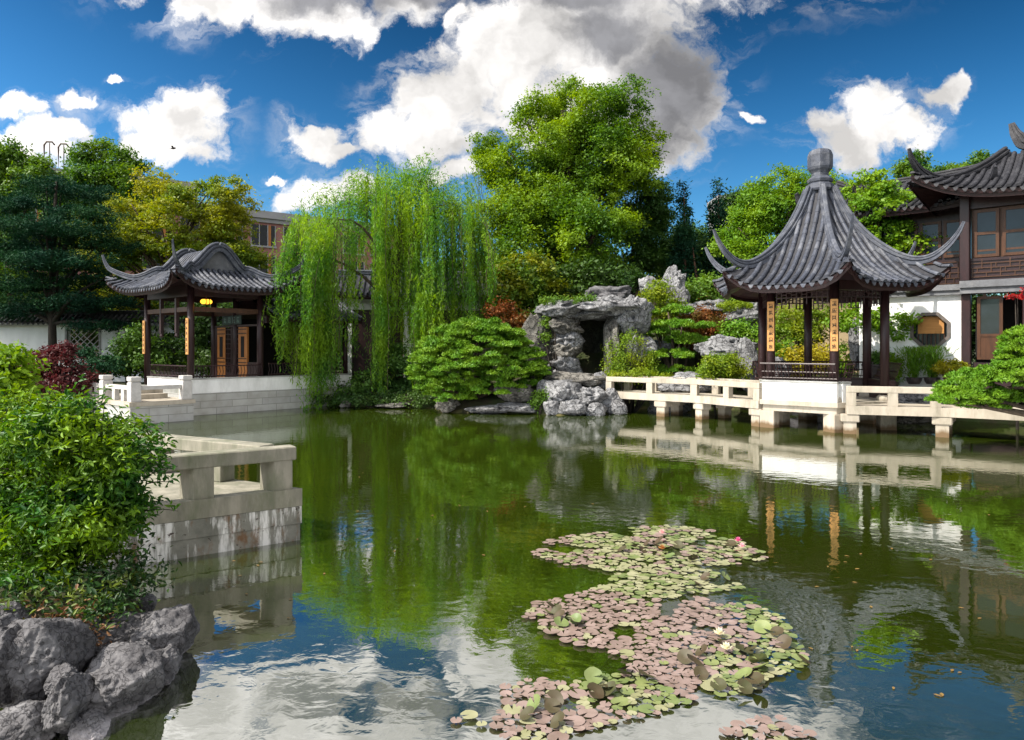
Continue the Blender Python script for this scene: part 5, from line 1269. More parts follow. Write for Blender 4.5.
# ------------------------------------------------------------------ clipped and cloud-pruned conifers
def cloud(name, label, base, blobs, n, per, rad, leaf, seed, mat='lf_pine', thick=.4, trunk=None, inner=None):
    t = thing(name, label, 'shrub', tuple(base)); m = MB()
    for b in blobs:
        q = np.array(b[:3]); s = np.array(base, float); mid = (q+s)/2+np.array([random.uniform(-.2, .2), random.uniform(-.2, .2), .1]); m.tube([s, mid, q], [.1, .07, .03], 6)
    if trunk: m.tube(trunk[0], trunk[1], 8)
    build(m, 'trunk', M['bark'], t, smooth=True)
    needle_crown('crown', blobs, M[mat], t, n, per, rad, leaf, seed, thick)
    return t
base = gbase(478, 29.6)
cloud('dome_juniper', 'large rounded dome of clipped juniper on the rocky point at the water', base, PB(29.6, (478, 360, 58, 40), (445, 375, 36, 34, -.4), (512, 372, 32, 30, -.2), (480, 345, 36, 26, -.2), (430, 388, 20, 18, -.5), (530, 382, 14, 18), (450, 396, 22, 12, -.5), (495, 390, 30, 12, -.6), (478, 338, 30, 18)), 520, 330, .3, .13, 81, thick=.45)
cloud('layered_pine', 'dark green layered pine on the rockery behind the left footbridge', gbase(676, 31.5), PB(31.5, (668, 312, 22, 6), (682, 326, 28, 6, -.4), (660, 335, 24, 6, .3), (690, 342, 26, 6), (672, 356, 28, 6, -.4), (655, 330, 14, 5), (672, 372, 26, 5, -.3)), 150, 230, .3, .13, 83, thick=.4)
ob = PB(18.3, (1003, 378, 26, 14), (970, 394, 26, 16), (955, 402, 22, 14, -.3), (1022, 358, 20, 12, .3), (1035, 345, 30, 22, .4), (1020, 378, 28, 18, -.3), (985, 405, 20, 12, .2), (1050, 370, 30, 26), (975, 378, 18, 10, .5), (1020, 400, 20, 10, .3))
tb = (15.2, 18.0, .35)
cloud('leaning_pine', 'bright green pine bough leaning out over the water across the right footbridge', tb, ob, 330, 330, .2, .095, 85, thick=.5, trunk=([tb, (14.6, 18.2, 1.2), (13.4, 18.3, 1.7), (12.2, 18.3, 1.5)], [.2, .16, .1, .04]))

# ------------------------------------------------------------------ shrubs round the pond
def sh(name, label, Y, px, specs, mat, n, per, spread, leaf, seed, **kw):
    return shrub(name, label, 'shrub', gbase(px, Y), PB(Y, *specs), M[mat], n, per, spread, leaf, seed, **kw)
sh('autumn_shrub', 'yellow and orange tinged shrub between the willow and the tallest tree', 38, 520, [(505, 285, 24, 24), (530, 275, 26, 24), (520, 305, 36, 24), (550, 298, 20, 20)], 'lf_autumn' if 'lf_autumn' in M else 'lf_orange', 200, 55, .26, .2, 91)
sh('undergrowth_bush', 'dark green bush under the tallest tree beside the cave mouth', 40, 560, [(560, 290, 36, 26), (600, 280, 40, 20), (530, 320, 26, 26)], 'lf_green_dk', 220, 55, .28, .22, 92)
sh('rust_shrub', 'rusty orange low shrub showing behind the dome juniper', 33, 505, [(498, 312, 16, 10), (515, 322, 18, 10), (530, 332, 14, 8)], 'lf_rust', 90, 45, .16, .14, 93)
sh('ivy_clump', 'yellow green ivy hanging over the top of the cave rocks', 33.5, 662, [(660, 290, 12, 14, -.6), (652, 302, 14, 14, -.9), (672, 305, 12, 12, -.8), (664, 320, 12, 8, -1)], 'lf_lime', 110, 45, .13, .11, 94)
sh('weeping_bush', 'pale yellow green airy bush at the left end of the footbridge', 30.2, 630, [(628, 350, 20, 18), (615, 362, 12, 14), (643, 362, 14, 14), (630, 372, 26, 8)], 'lf_lime', 150, 40, .13, .085, 95, flat=1)
sh('lime_mound', 'bright lime rounded mound of foliage by the bridge rail in front of the pitted rock', 27.6, 722, [(722, 366, 20, 12), (735, 372, 12, 8), (708, 372, 10, 8)], 'lf_lime', 90, 60, .13, .1, 96)
sh('rust_grass', 'reddish brown shrub on the slope above the pitted rock', 33, 700, [(700, 322, 22, 12), (690, 338, 16, 14), (715, 330, 18, 12)], 'lf_rust', 130, 50, .15, .13, 97, flat=1.2)
sh('slope_bush', 'dull olive bush on the slope left of the pavilion roof corner', 36, 708, [(708, 290, 24, 14), (725, 300, 22, 12), (690, 300, 16, 12)], 'lf_green', 130, 50, .2, .16, 98)
sh('lime_cushion', 'small lime cushion shrub on top of the slope beside the pavilion eave', 33.4, 735, [(735, 306, 16, 5)], 'lf_lime', 40, 45, .1, .1, 99)
sh('azalea_bush', 'deep green bush between the rust shrub and the pavilion railing', 31.5, 740, [(735, 330, 14, 9), (755, 338, 20, 11), (725, 343, 12, 7)], 'lf_pine', 110, 50, .15, .12, 100)
sh('golden_shrub', 'golden yellow rounded shrub seen through the six-sided pavilion columns', 29.6, 800, [(798, 362, 22, 14), (818, 358, 18, 14), (785, 370, 14, 10)], 'lf_yellow', 110, 55, .15, .11, 101)
sh('pruned_tree', 'yellow green domed tree framed by the two couplet boards of the six-sided pavilion', 31, 800, [(797, 318, 22, 14), (815, 322, 16, 12), (786, 330, 16, 10), (806, 336, 26, 10), (825, 312, 12, 8)], 'lf_lime', 150, 55, .16, .11, 102)
sh('fern_bush', 'fresh green bush low behind the pavilion railing, left of the golden shrub', 30, 775, [(772, 355, 14, 12), (785, 350, 10, 8)], 'lf_bright', 50, 45, .13, .11, 103)
sh('camellia_bush', 'glossy green bush behind the pavilion railing, right of the golden shrub', 29.5, 845, [(845, 355, 14, 14), (858, 362, 12, 12), (838, 368, 12, 8)], 'lf_bright', 70, 45, .13, .11, 104)
sh('red_maple', 'dark red maple shrub beside the landing, below the lattice window', 26.5, 55, [(52, 362, 26, 12), (30, 372, 22, 12), (70, 378, 22, 12), (48, 388, 36, 14), (62, 350, 12, 6)], 'lf_red', 210, 50, .17, .12, 105, flat=.5)
sh('cloud_pine_low', 'low spreading dark green pine between the red maple and the gabled pavilion', 30.5, 90, [(78, 352, 14, 5), (92, 368, 22, 6, -.4), (100, 360, 16, 5), (85, 378, 22, 6)], 'lf_conifer', 110, 50, .16, .12, 106, flat=.4)
sh('court_bush', 'dark leafy bush against the white wall just left of the gabled pavilion', 32.4, 130, [(128, 352, 18, 18), (140, 340, 14, 14), (122, 368, 14, 10), (152, 362, 20, 16)], 'lf_dark', 130, 50, .2, .15, 107)
sh('court_hedge', 'low mid green hedge showing under the gabled pavilion railing', 33.6, 180, [(165, 368, 18, 8), (190, 366, 16, 9), (210, 362, 20, 14), (170, 350, 22, 14)], 'lf_green_dk', 130, 50, .18, .14, 108)
sh('creeping_ivy', 'green ivy trailing over the cap rocks left of the cave mouth', 31.0, 556, [(552, 302, 12, 5), (572, 300, 8, 4), (545, 330, 5, 14), (585, 298, 10, 3)], 'lf_green', 60, 45, .1, .09, 117)
sh('bank_fern', 'low dark ferns and ivy lining the water edge under the willow', 31.6, 385, [(330, 398, 18, 5), (360, 400, 20, 5), (388, 399, 20, 6), (415, 399, 22, 7, -.3), (440, 398, 14, 7, -.8)], 'lf_green_dk', 150, 50, .12, .1, 116)
sh('bank_shrub', 'dark green low shrubs on the bank under the willow strands', 32.8, 380, [(370, 385, 22, 14), (395, 372, 22, 18), (350, 392, 20, 9), (410, 390, 18, 12), (395, 356, 14, 14)], 'lf_dark', 200, 50, .18, .14, 109)
sh('edge_fern', 'small bright fern at the waterline between the dome juniper and the rocks', 28.3, 540, [(538, 402, 6, 10), (545, 396, 5, 5)], 'lf_green', 26, 40, .1, .1, 110)
sh('moss_clump', 'bright green moss and grass along the foot of the bridge end bushes', 29.4, 630, [(615, 376, 14, 4), (640, 374, 16, 4), (660, 378, 12, 4)], 'lf_lime', 60, 50, .08, .08, 111)
sh('flank_fern', 'dark fern hanging in the cleft left of the cave mouth', 32.5, 550, [(548, 318, 12, 12), (556, 350, 7, 12)], 'lf_dark', 50, 45, .15, .13, 112)
sh('corner_shrub', 'light green leafy shrub at the left edge above the big bush', 11.5, 8, [(4, 372, 22, 24), (-25, 385, 30, 34), (12, 388, 14, 14)], 'lf_bright', 120, 42, .13, .11, 113)
sh('red_japanese_maple', 'red leaved maple twig at the right edge before the tea house door', 23.0, 1022, [(1018, 296, 10, 3), (1030, 290, 12, 5)], 'lf_scarlet' if 'lf_scarlet' in M else 'lf_red', 26, 26, .07, .09, 114, flat=.4)

# potted plants on the bank in front of the white wall
def potted(label, px, py_base, Y, kind, h, w, mat, potmat, seed, pr=.2, ph=.3):
    p = at(px, py_base, Y); t = thing('potted_plant', label, 'potted plant', tuple(p), 'potted plants by the white wall')
    m = MB(); m.lathe(tuple(p), [(pr*.7, 0), (pr*.95, ph*.5), (pr, ph*.9), (pr*1.12, ph*.92), (pr*1.12, ph), (pr*.95, ph), (pr*.9, ph*.9)], 14); build(m, 'pot', M[potmat], t, smooth=False)
    r = np.random.default_rng(seed)
    if kind == 'reed':
        n = 1300; x = r.normal(size=n); z = r.random(n)**.8
        P = np.stack([p[0]+x*w*.35*(.5+z), p[1]+r.normal(size=n)*w*.35*(.5+z), p[2]+ph+z*h], 1)
        A = np.stack([x*.35, r.normal(size=n)*.3, np.ones(n)], 1); V, Q = leaf_quads(P, .24, aspect=.1, axis=A, jit=.15, seed=seed)
        o = mesh_obj('crown', V, Q, M[mat], parent=t)
    else:
        bl = [(p[0], p[1], p[2]+ph+h*.45, w*.55, w*.5, h*.5)]; crown('crown', bl, M[mat], t, 46, 42, .08, .1, seed, aspect=.5)
    m = MB()
    for k in range(4): m.tube([(p[0]+random.uniform(-.05, .05), p[1], p[2]+ph*.8), (p[0]+random.uniform(-.12, .12), p[1]+random.uniform(-.1, .1), p[2]+ph+h*.6)], [.014, .006], 5)
    build(m, 'stem', M['bark_dark'], t)
YP = 25.6
potted('tall potted reed in a dark bowl left of the octagonal window, nearest the maple', 893, 388, 26.6, 'leafy', 1.15, .5, 'lf_bright', 'pot', 201, .2, .22)
potted('bushy upright potted grass in a green black pot under the octagonal window, left one', 914, 384, 26.2, 'reed', 1.1, .5, 'lf_bright', 'pot', 202, .26, .24)
potted('bushy upright potted grass in a green black pot under the octagonal window, right one', 932, 384, 25.8, 'reed', 1.1, .5, 'lf_bright', 'pot', 203, .26, .24)
potted('yellow flowering plant in a brown clay pot at the foot of the dark corner column', 951, 383, 25.3, 'leafy', .5, .9, 'lf_yellow', 'pot_brown', 204, .26, .32)
potted('large dark square-shouldered planter with leafy plant behind the rear pavilion column', 879, 384, 27.2, 'leafy', .5, .8, 'lf_green', 'pot', 205, .55, .75)

# ------------------------------------------------------------------ rockery
def rk(label, Y, px, py, rx, ry, seed, depth=None, dY=0, **kw):
    p = at(px, py, Y+dY); k = (Y+dY)/F; kw.setdefault('facets', 9); kw.setdefault('rough', .42)
    return rock(label, p, (rx*k*1.1, depth or rx*k*.85, ry*k*1.08), seed, **kw)
CV = 'rocks of the cave'
rk('pale pitted boulder bridging the top of the cave as a lintel', 31.5, 598, 308, 32, 10, 3, depth=1.0, group=CV, holes=.4, rough=.6, facets=0)
rk('tall pale rock pillar standing right of the cave mouth', 31.3, 633, 318, 17, 22, 4, depth=.9, group=CV, holes=.5)
rk('lower pale rock under the tall pillar right of the cave mouth', 31.2, 634, 350, 16, 20, 65, depth=.8, group=CV, holes=.4)
rk('tan rock pillar forming the right jamb of the cave mouth', 31.3, 612, 347, 9, 34, 5, depth=.7, group=CV, mat='rock_tan', holes=.3, rough=.5)
rk('lowest pale block of the stacked pier between cave mouth and cleft', 31.3, 566, 368, 17, 13, 6, depth=.7, group=CV, rough=.5, holes=.4)
rk('tan middle block of the stacked pier between cave mouth and cleft', 31.35, 563, 351, 15, 12, 61, depth=.6, group=CV, mat='rock_tan', rough=.5, holes=.4)
rk('narrow grey block high in the stacked pier beside the cave mouth', 31.3, 570, 339, 13, 11, 62, depth=.6, group=CV, rough=.5, holes=.4)
rk('top tan block of the stacked pier under the cap rock', 31.35, 564, 326, 17, 10, 63, depth=.7, group=CV, mat='rock_tan', rough=.5, holes=.3)
rk('pale cap rock above the left cleft of the cave', 31.3, 564, 309, 21, 9, 7, depth=1.0, group=CV, rough=.5, holes=.3)
rk('rock wall coloured dark for shade, closing the back of the cave', 34.8, 592, 345, 60, 42, 8, depth=.6, group=CV, mat='rock_deep')
rk('flat rock slab added over the cave behind its lintel to keep light out', 33.2, 594, 312, 46, 8, 64, depth=2.0, group=CV, holes=.1)  # roof slab added to block light from the cave inside
rk('grey brown rock flank left of the small cleft', 32, 534, 345, 18, 34, 9, depth=1.0, group=CV, mat='rock_tan')
rk('broad grey rock high behind the cave top', 35, 612, 297, 24, 10, 10, depth=1.0, group=CV, mat='rock_near')
rk('pale pitted standing rock crowning the highest point of the rockery', 35, 674, 283, 13, 15, 11, group=CV, holes=.5, hs=2.2)
rk('pale knobbly rock left of the crowning stone', 35.2, 650, 290, 13, 10, 12, group=CV)
rk('pale rock below the crowning stone on its right', 34.6, 678, 300, 12, 14, 13, group=CV, holes=.4)
rk('flat grey ledge rock in front of the cave floor', 29.8, 575, 379, 34, 7, 14, depth=1.2, group=CV, mat='rock_tan', holes=0)
WR = 'rocks along the far shore'
rk('large pale pitted rock at the waterline below the cave ledge', 28.6, 592, 397, 20, 11, 15, depth=.8, group=WR, holes=.3, hs=2.6, rough=.55)
rk('jagged low pale rock in the water right of the white one', 27.8, 596, 410, 12, 8, 71, group=WR, facets=16)
rk('jagged pale rock wedged against the bridge end at the waterline', 28.2, 618, 408, 9, 8, 72, group=WR, facets=16)
rk('small pointed grey rock on the ledge in front of the cave mouth', 29.4, 603, 380, 8, 8, 73, group=WR, facets=16)
rk('flat jagged rock stepping down from the ledge towards the juniper', 28.9, 548, 386, 12, 7, 74, group=WR, facets=16)
rk('grey rock at the waterline left of the ledge', 28.7, 558, 396, 20, 16, 16, depth=.9, group=WR)
rk('low white rock standing in the water in front of the cave', 27.9, 573, 408, 14, 9, 17, group=WR)
rk('low pale rock at the edge nearest the dome juniper', 28.0, 552, 409, 9, 8, 18, group=WR)
rk('pale rock at the foot of the left bridge end', 28.6, 611, 402, 11, 13, 19, group=WR)
rk('flat pale rocks at the water under the dome juniper, right end', 28.6, 520, 408, 22, 5, 20, group=WR, holes=.1)
rk('flat pale rocks at the water under the dome juniper, middle', 28.7, 486, 409, 20, 4, 21, group=WR, holes=.1)
rk('brown rock under the left skirt of the dome juniper', 28.9, 447, 403, 12, 7, 22, group=WR, mat='rock_tan')
rk('grey stone half under the dome juniper on its right', 28.9, 515, 394, 20, 9, 23, group=WR, mat='rock_tan')
rk('small tan stone on the shore under the willow', 31.3, 345, 404, 6, 3, 24, group=WR, mat='rock_tan', holes=0)
rk('pale stone at the waterline under the widest willow strands', 31.2, 392, 405, 16, 3, 25, group=WR, mat='rock_tan', holes=0)
SR = 'rocks on the slope behind the footbridge'
rk('big pitted pale rock arching above the lime mound', 29.5, 728, 348, 27, 14, 26, depth=1.0, group=SR, holes=.5, hs=1.9)
rk('pale slab rock leaning beside the left pavilion railing', 28.6, 748, 365, 11, 24, 27, group=SR, holes=.4)
rk('pale rock under the bridge rail between its posts', 28.6, 690, 385, 30, 11, 28, group=SR, holes=.4)
rk('pale rock in the water under the middle of the left footbridge', 29.3, 672, 405, 20, 12, 29, group=SR, holes=.4)
rk('pale rock on the slope right of the rust shrub', 33.4, 742, 318, 18, 12, 30, group=SR, holes=.4)
rk('grey upright rock under the left pavilion eave', 34, 757, 302, 10, 15, 31, group=SR, holes=.4)
rk('pale small rock left of the rust shrub', 34, 690, 312, 12, 8, 32, group=SR)
rk('long low pale rocks on the slope above the rust shrub', 35, 712, 308, 22, 7, 33, group=SR)
rk('white rock showing through the layered pine', 31.9, 660, 350, 10, 9, 34, group=SR)
rk('upright pitted stone seen through the rear columns of the pavilion', 28.2, 858, 345, 9, 22, 35, group=SR, holes=.5)
rk('pale ornamental rock low under the right bridge rail near the pots', 24.6, 910, 404, 26, 9, 36, group=SR, holes=.4)
rk('dark rock bank under the right bridge behind its piers', 25.6, 905, 418, 34, 9, 37, group=SR, mat='rock_tan')
rk('grey rock at the shore behind the pavilion piers', 29, 800, 405, 40, 12, 38, group=SR, mat='rock_near')
rk('pale rock behind the pavilion railing on the left', 28.4, 778, 372, 14, 12, 39, group=SR)
rk('low boulder on the right bank that carries the leaning pine', 17.6, 1120, 415, 44, 20, 41, depth=1.2, group=SR, mat='rock_tan')

# ------------------------------------------------------------------ foreground: boulders, bush, ground cover
NR = 'boulders in the near left corner'
def nrk(label, px, py, Y, rx, ry, seed, depth, **kw):
    p = at(px, py, Y); k = Y/F
    return rock(label, p, (rx*k, depth, ry*k), seed, 'rock_near', 6, NR, facets=24, **kw)
nrk('tall rounded grey boulder with a split at the left edge of the shore', 42, 655, 5.15, 40, 46, 51, .42, rough=.3, holes=.06)
nrk('dark grey boulder cut by the left picture edge', 2, 668, 5.0, 26, 46, 52, .35, rough=.3, holes=.06)
nrk('low dark boulder in the bottom left corner', 22, 728, 4.75, 36, 30, 53, .3, rough=.3, holes=.06)
nrk('squat grey boulder with flat top and pale wet base at the front of the shore', 118, 680, 5.3, 44, 34, 54, .4, rough=.3, holes=.06)
nrk('angular grey boulder farthest out in the water', 158, 640, 6.0, 36, 36, 55, .45, rough=.3, holes=.06)
nrk('narrow pale boulder wedged between the tall and the squat one', 70, 705, 4.9, 18, 34, 56, .25, rough=.3, holes=.06)
nrk('grey boulder under the ground cover behind the squat one', 110, 640, 5.9, 40, 24, 57, .4, rough=.3, holes=.06)
nrk('small pale pointed stone sticking up behind the farthest boulder', 148, 604, 6.3, 10, 10, 58, .12, rough=.3, holes=.06)
nrk('dark boulder low at the water between squat and angular ones', 160, 668, 5.6, 18, 20, 59, .25, rough=.3, holes=.06)

nrk('small dark stone filling the gap under the tall split boulder', 62, 680, 4.95, 16, 14, 66, .14, rough=.3, holes=.06)
nrk('small grey stone between the squat boulder and the angular one', 140, 652, 5.65, 14, 12, 67, .14, rough=.3, holes=.06)
nrk('pale low stone washed by the water in front of the squat boulder', 88, 728, 4.85, 20, 16, 68, .16, rough=.3, holes=.06)
nrk('flat small stone on top of the bank beside the dry leaves', 88, 628, 5.75, 16, 10, 69, .14, rough=.3, holes=.06)
nrk('upright dark stone behind the tall split boulder at the edge', 10, 622, 5.5, 20, 20, 70, .2, rough=.3, holes=.06)

def near_bush():
    Y = 6.6; base = np.array([-4.1, 6.6, .55]); t = thing('leafy_bush', 'big glossy green bush overhanging the boulders at the left edge', 'bush', tuple(base))
    bl = PB(Y, (70, 470, 72, 62), (30, 440, 60, 40, .3), (98, 470, 46, 46, -.1), (20, 520, 70, 60), (72, 522, 56, 46, -.2), (124, 488, 30, 30), (118, 515, 28, 24), (-30, 480, 60, 80), (40, 560, 66, 34, -.1), (85, 555, 26, 26, -.1), (52, 424, 34, 22, .2), (92, 436, 26, 18, .3))
    r = np.random.default_rng(71)
    P, B = clumps(puffs(bl, 11, .4, 70, .8), 2000, 15, .055, 72, shell=(.4, 1.05), flat=.9)
    m = MB()
    nsp = 0
    sprays = []; sn = []
    for b in bl:          # sprays: leafy twigs that break the outline
        for _ in range(16):
            d = r.normal(size=3); d[2] = abs(d[2])*.9+.1; d[1] = -abs(d[1])*.7 if r.random() < .6 else d[1]; d /= np.linalg.norm(d)
            s = np.array(b[:3])+d*np.array(b[3:6])*.8; L = r.uniform(.2, .42)
            q = [s+d*L*k/4+np.array([0, 0, .05*(k/4)-.09*(k/4)**2]) for k in range(5)]
            m.tube(q, [.006, .005, .004, .003, .002], 4, cap=False)
            for k in range(18): 
                f_ = r.random(); sprays.append(s+d*L*(.2+.8*f_)+r.normal(size=3)*.015); sn.append(d*.4+UP*.6)
    P = np.concatenate([P, np.array(sprays)]); B = np.concatenate([B*.5+UP*.5, np.array(sn)])
    V, Q = leaf_folded(P, .072, B, k=.5, aspect=.36, seed=73)
    mesh_obj('crown', V, Q, M['lf_near'], parent=t, smooth=False)
    for b in bl:
        q = np.array(b[:3]); mid = (q+base)/2+np.array([r.uniform(-.1, .1), r.uniform(-.1, .1), .05]); m.tube([base, mid, q], [.04, .028, .01], 6)
    build(m, 'stem', M['bark_dark'], t, smooth=True)
near_bush()
def ground_cover():
    r = np.random.default_rng(77); P = []
    for (px, py, Y, n, rx, ry) in [(20, 590, 5.9, 420, 40, 18), (70, 595, 5.9, 520, 42, 18), (115, 590, 6.1, 520, 34, 22), (125, 565, 6.4, 260, 26, 18), (40, 570, 6.4, 420, 60, 22), (100, 610, 5.7, 220, 24, 12), (0, 610, 5.5, 200, 26, 14), (145, 580, 6.3, 130, 14, 16)]:
        c = at(px, py, Y); k = Y/F
        P.append(c+r.normal(size=(n, 3))*np.array([rx*k*.55, .18, ry*k*.55]))
    P = np.concatenate(P)
    V, Q = leaf_folded(P, .062, np.tile(np.array([.1, -.3, .9]), (len(P), 1)), k=.5, aspect=.36, seed=78)
    o = mesh_obj('ground_cover', V, Q, M['lf_cover'], origin=np.array([-3.4, 6, .6])); tag(o, 'glossy low ground cover spilling over the near boulders', 'ground cover', kind='stuff')
    n = 420; p = np.array([(60+r.normal()*26, 628+r.normal()*14, 5.55+r.normal()*.12) for _ in range(n)]); P = np.array([at(*q) for q in p])
    V, Q = leaf_folded(P, .05, np.tile(UP, (n, 1)), k=.4, aspect=.4, seed=79)
    o = mesh_obj('dry_leaves', V, Q, M['lf_dry'], origin=np.array([-3.4, 5.6, .5])); tag(o, 'dry brown leaf litter caught between the ground cover and the boulders', 'leaf litter', kind='stuff')
ground_cover()

# ------------------------------------------------------------------ water lilies
def padmat(name, c1, c2, rough=.3):
    m, nt, N, L = nmat(name); out = N('ShaderNodeOutputMaterial'); b = N('ShaderNodeBsdfPrincipled'); L(b.outputs[0], out.inputs[0]); b.inputs['Roughness'].default_value = rough; b.inputs['Specular IOR Level'].default_value = .5
    oi = N('ShaderNodeObjectInfo'); g = N('ShaderNodeNewGeometry'); n = N('ShaderNodeTexNoise'); n.inputs['Scale'].default_value = 9; n.inputs['Detail'].default_value = 4; L(g.outputs['Position'], n.inputs['Vector'])
    ad = N('ShaderNodeMath'); ad.operation = 'MULTIPLY_ADD'; L(n.outputs[0], ad.inputs[0]); ad.inputs[1].default_value = .9; 
    a2 = N('ShaderNodeMath'); a2.operation = 'MULTIPLY_ADD'; L(g.outputs['Random Per Island'], a2.inputs[0]); a2.inputs[1].default_value = .5; a2.inputs[2].default_value = -.3
    a3 = N('ShaderNodeMath'); a3.operation = 'MULTIPLY_ADD'; L(oi.outputs['Random'], a3.inputs[0]); a3.inputs[1].default_value = .5; L(a2.outputs[0], a3.inputs[2]); L(a3.outputs[0], ad.inputs[2])
    x = N('ShaderNodeMix'); x.data_type = 'RGBA'; x.clamp_factor = True; L(ad.outputs[0], x.inputs[0]); x.inputs[6].default_value = (*c1, 1); x.inputs[7].default_value = (*c2, 1); L(x.outputs[2], b.inputs['Base Color'])
    return m
PM = {'pink': padmat('pad_pinkish', (.33, .245, .222), (.17, .12, .1)), 'green': padmat('pad_green', (.24, .26, .1), (.1, .14, .045)), 'pale': padmat('pad_pale', (.36, .35, .22), (.2, .2, .1)), 'brown': padmat('pad_brown', (.06, .025, .015), (.04, .045, .012), .6)}
def pad_verts(r, tilt=0.0, curl=.0):
    n = 15; a0 = .22; V = [(0, 0, 0)]
    for ring, rr in ((1, .6), (2, 1.0)):
        for i in range(n):
            a = a0+(2*math.pi-2*a0)*i/(n-1); q = rr*(1+.04*math.sin(a*3+r.uniform(0, 6)) if ring == 2 else rr)
            V.append((q*math.cos(a), q*math.sin(a), curl*(rr**2)*.25+(.025*math.sin(a*4+1)*rr if ring == 2 else 0)))
    Fs = [[0, 1+i, 2+i] for i in range(n-1)]+[[1+i, 1+n+i, 2+n+i, 2+i] for i in range(n-1)]
    return np.array(V), Fs
def lilies():
    r = np.random.default_rng(91); rr = random.Random(91)
    regions = [('far', 655, 552, 104, 23, 390, 'green'), ('far', 575, 551, 40, 14, 70, 'pink'), ('middle', 665, 584, 72, 16, 165, 'pale'), ('near', 590, 617, 66, 26, 175, 'pink'), ('near', 660, 630, 90, 32, 300, 'pink'), ('near', 735, 650, 66, 42, 270, 'mix'), ('near', 690, 662, 60, 26, 90, 'pink'),
               ('front', 535, 714, 74, 30, 160, 'pinkmix'), ('front', 632, 696, 68, 22, 155, 'greenmix'), ('front', 775, 731, 46, 13, 45, 'pinkmix')]
    pads = []
    for (pn, cx, cy, rx, ry, n, c) in regions:
        k = 0; tries = 0
        while k < n and tries < n*40:
            tries += 1
            a = r.uniform(0, 2*math.pi); q = math.sqrt(r.random()); px = cx+rx*q*math.cos(a)*(1+.12*math.sin(a*5)); py = cy+ry*q*math.sin(a)*(1+.12*math.sin(a*4+1))
            if ((px-570)/42)**2+((py-668)/15)**2 < 1: continue
            Y = CAMZ*F/(py-HY); x = (px-HX)*Y/F; rad = (.033+.044*r.random()**1.4)*(1 if Y < 8 else 1.15)
            if mnoise.noise(Vector((x*2.2, Y*2.2, 4.0))) < -.3+.2*(q > .85): continue
            if any((x-p[0])**2+(Y-p[1])**2 < ((rad+p[2])*.78)**2 for p in pads): continue
            kind = c if r.random() < .8 else ['pink', 'pale', 'green', 'pale'][int(r.integers(4))]
            if c == 'mix': kind = ['green', 'pale', 'pink', 'green'][int(r.integers(4))] if px > 700 else 'pink'
            if c == 'pinkmix': kind = ['pink', 'pink', 'pale', 'pink'][int(r.integers(4))]
            if c == 'greenmix': kind = ['green', 'pale', 'green', 'pink'][int(r.integers(4))]
            if c == 'green': kind = ['green', 'pale', 'pale', 'pink'][int(r.integers(4))]
            if c == 'pale': kind = ['green', 'pale', 'pale'][int(r.integers(3))]
            pads.append((x, Y, rad, kind, pn, 0)); k += 1
    # raised, tilted leaves standing above the mat
    for (pn, cx, cy, rx, ry, n) in [('near', 740, 668, 45, 22, 16), ('far', 655, 552, 60, 14, 11), ('middle', 690, 590, 30, 10, 4), ('near', 570, 622, 22, 10, 7), ('front', 620, 690, 40, 14, 8), ('front', 545, 715, 40, 14, 5), ('near', 780, 640, 16, 16, 3)]:
        for _ in range(n):
            px = cx+r.normal()*rx*.6; py = cy+r.normal()*ry*.6; Y = CAMZ*F/(py-HY); pads.append(((px-HX)*Y/F, Y, r.uniform(.055, .08), 'brown' if r.random() < .8 else 'green', pn, 1))
    variants = {}
    for kd in PM:
        for cv in range(4):
            V, Fs = pad_verts(rr, 0, [0, .15, .3, .9][cv]); me = bpy.data.meshes.new('lily_pad'); me.from_pydata(V.tolist(), [], Fs); me.materials.append(PM[kd]); me.polygons.foreach_set('use_smooth', np.ones(len(Fs), bool)); variants[kd, cv] = me
    size = [p[2]/p[1] for p in pads]; order = sorted(range(len(pads)), key=lambda i: (-pads[i][5], -size[i]))
    single = set(order[:296]); rest = {}
    where = {'far': 'in the farthest patch of lilies', 'middle': 'in the narrow middle patch of lilies', 'near': 'in the widest patch of lilies', 'front': 'in the front patches of lilies'}
    look = {'pink': 'flat pinkish brown lily pad floating', 'green': 'flat fresh green lily pad floating', 'pale': 'flat pale yellowish green lily pad floating', 'brown': 'dark reddish brown lily pad'}
    for i, (x, y, rad, kd, pn, up) in enumerate(pads):
        z = .012+.012*r.random(); rz = r.uniform(0, 6.28)
        if i in single:
            o = bpy.data.objects.new('lily_pad', variants[kd, 3 if up else int(r.integers(3))]); col.objects.link(o)
            o.location = (x, y, z+(.03 if up else 0)); o.scale = (rad, rad, rad)
            o.rotation_euler = (r.uniform(.25, .8)*rr.choice((-1, 1)), r.uniform(-.4, .4), rz) if up else (r.uniform(-.05, .05), r.uniform(-.05, .05), rz)
            lab = ('tilted upturned '+kd+' lily pad standing above the water ' if up else look[kd]+' ')+where[pn]
            tag(o, lab, 'lily pad', ('upturned ' if up else 'flat ')+kd+' lily pads '+where[pn])
        else:
            rest.setdefault(kd, []).append((x, y, z, rad, rz))
    Vs, Fa, mi, n0 = [], [], [], 0; kinds = list(rest)
    for kd in kinds:
        for (x, y, z, rad, rz) in rest[kd]:
            V, Fs = pad_verts(rr, 0, rr.choice((0, .15, .3))); c, s = math.cos(rz), math.sin(rz)
            Vs.append(np.stack([x+rad*(V[:, 0]*c-V[:, 1]*s), y+rad*(V[:, 0]*s+V[:, 1]*c), z+rad*V[:, 2]], 1)); Fa += [[i+n0 for i in f] for f in Fs]; mi += [kinds.index(kd)]*len(Fs); n0 += len(V)
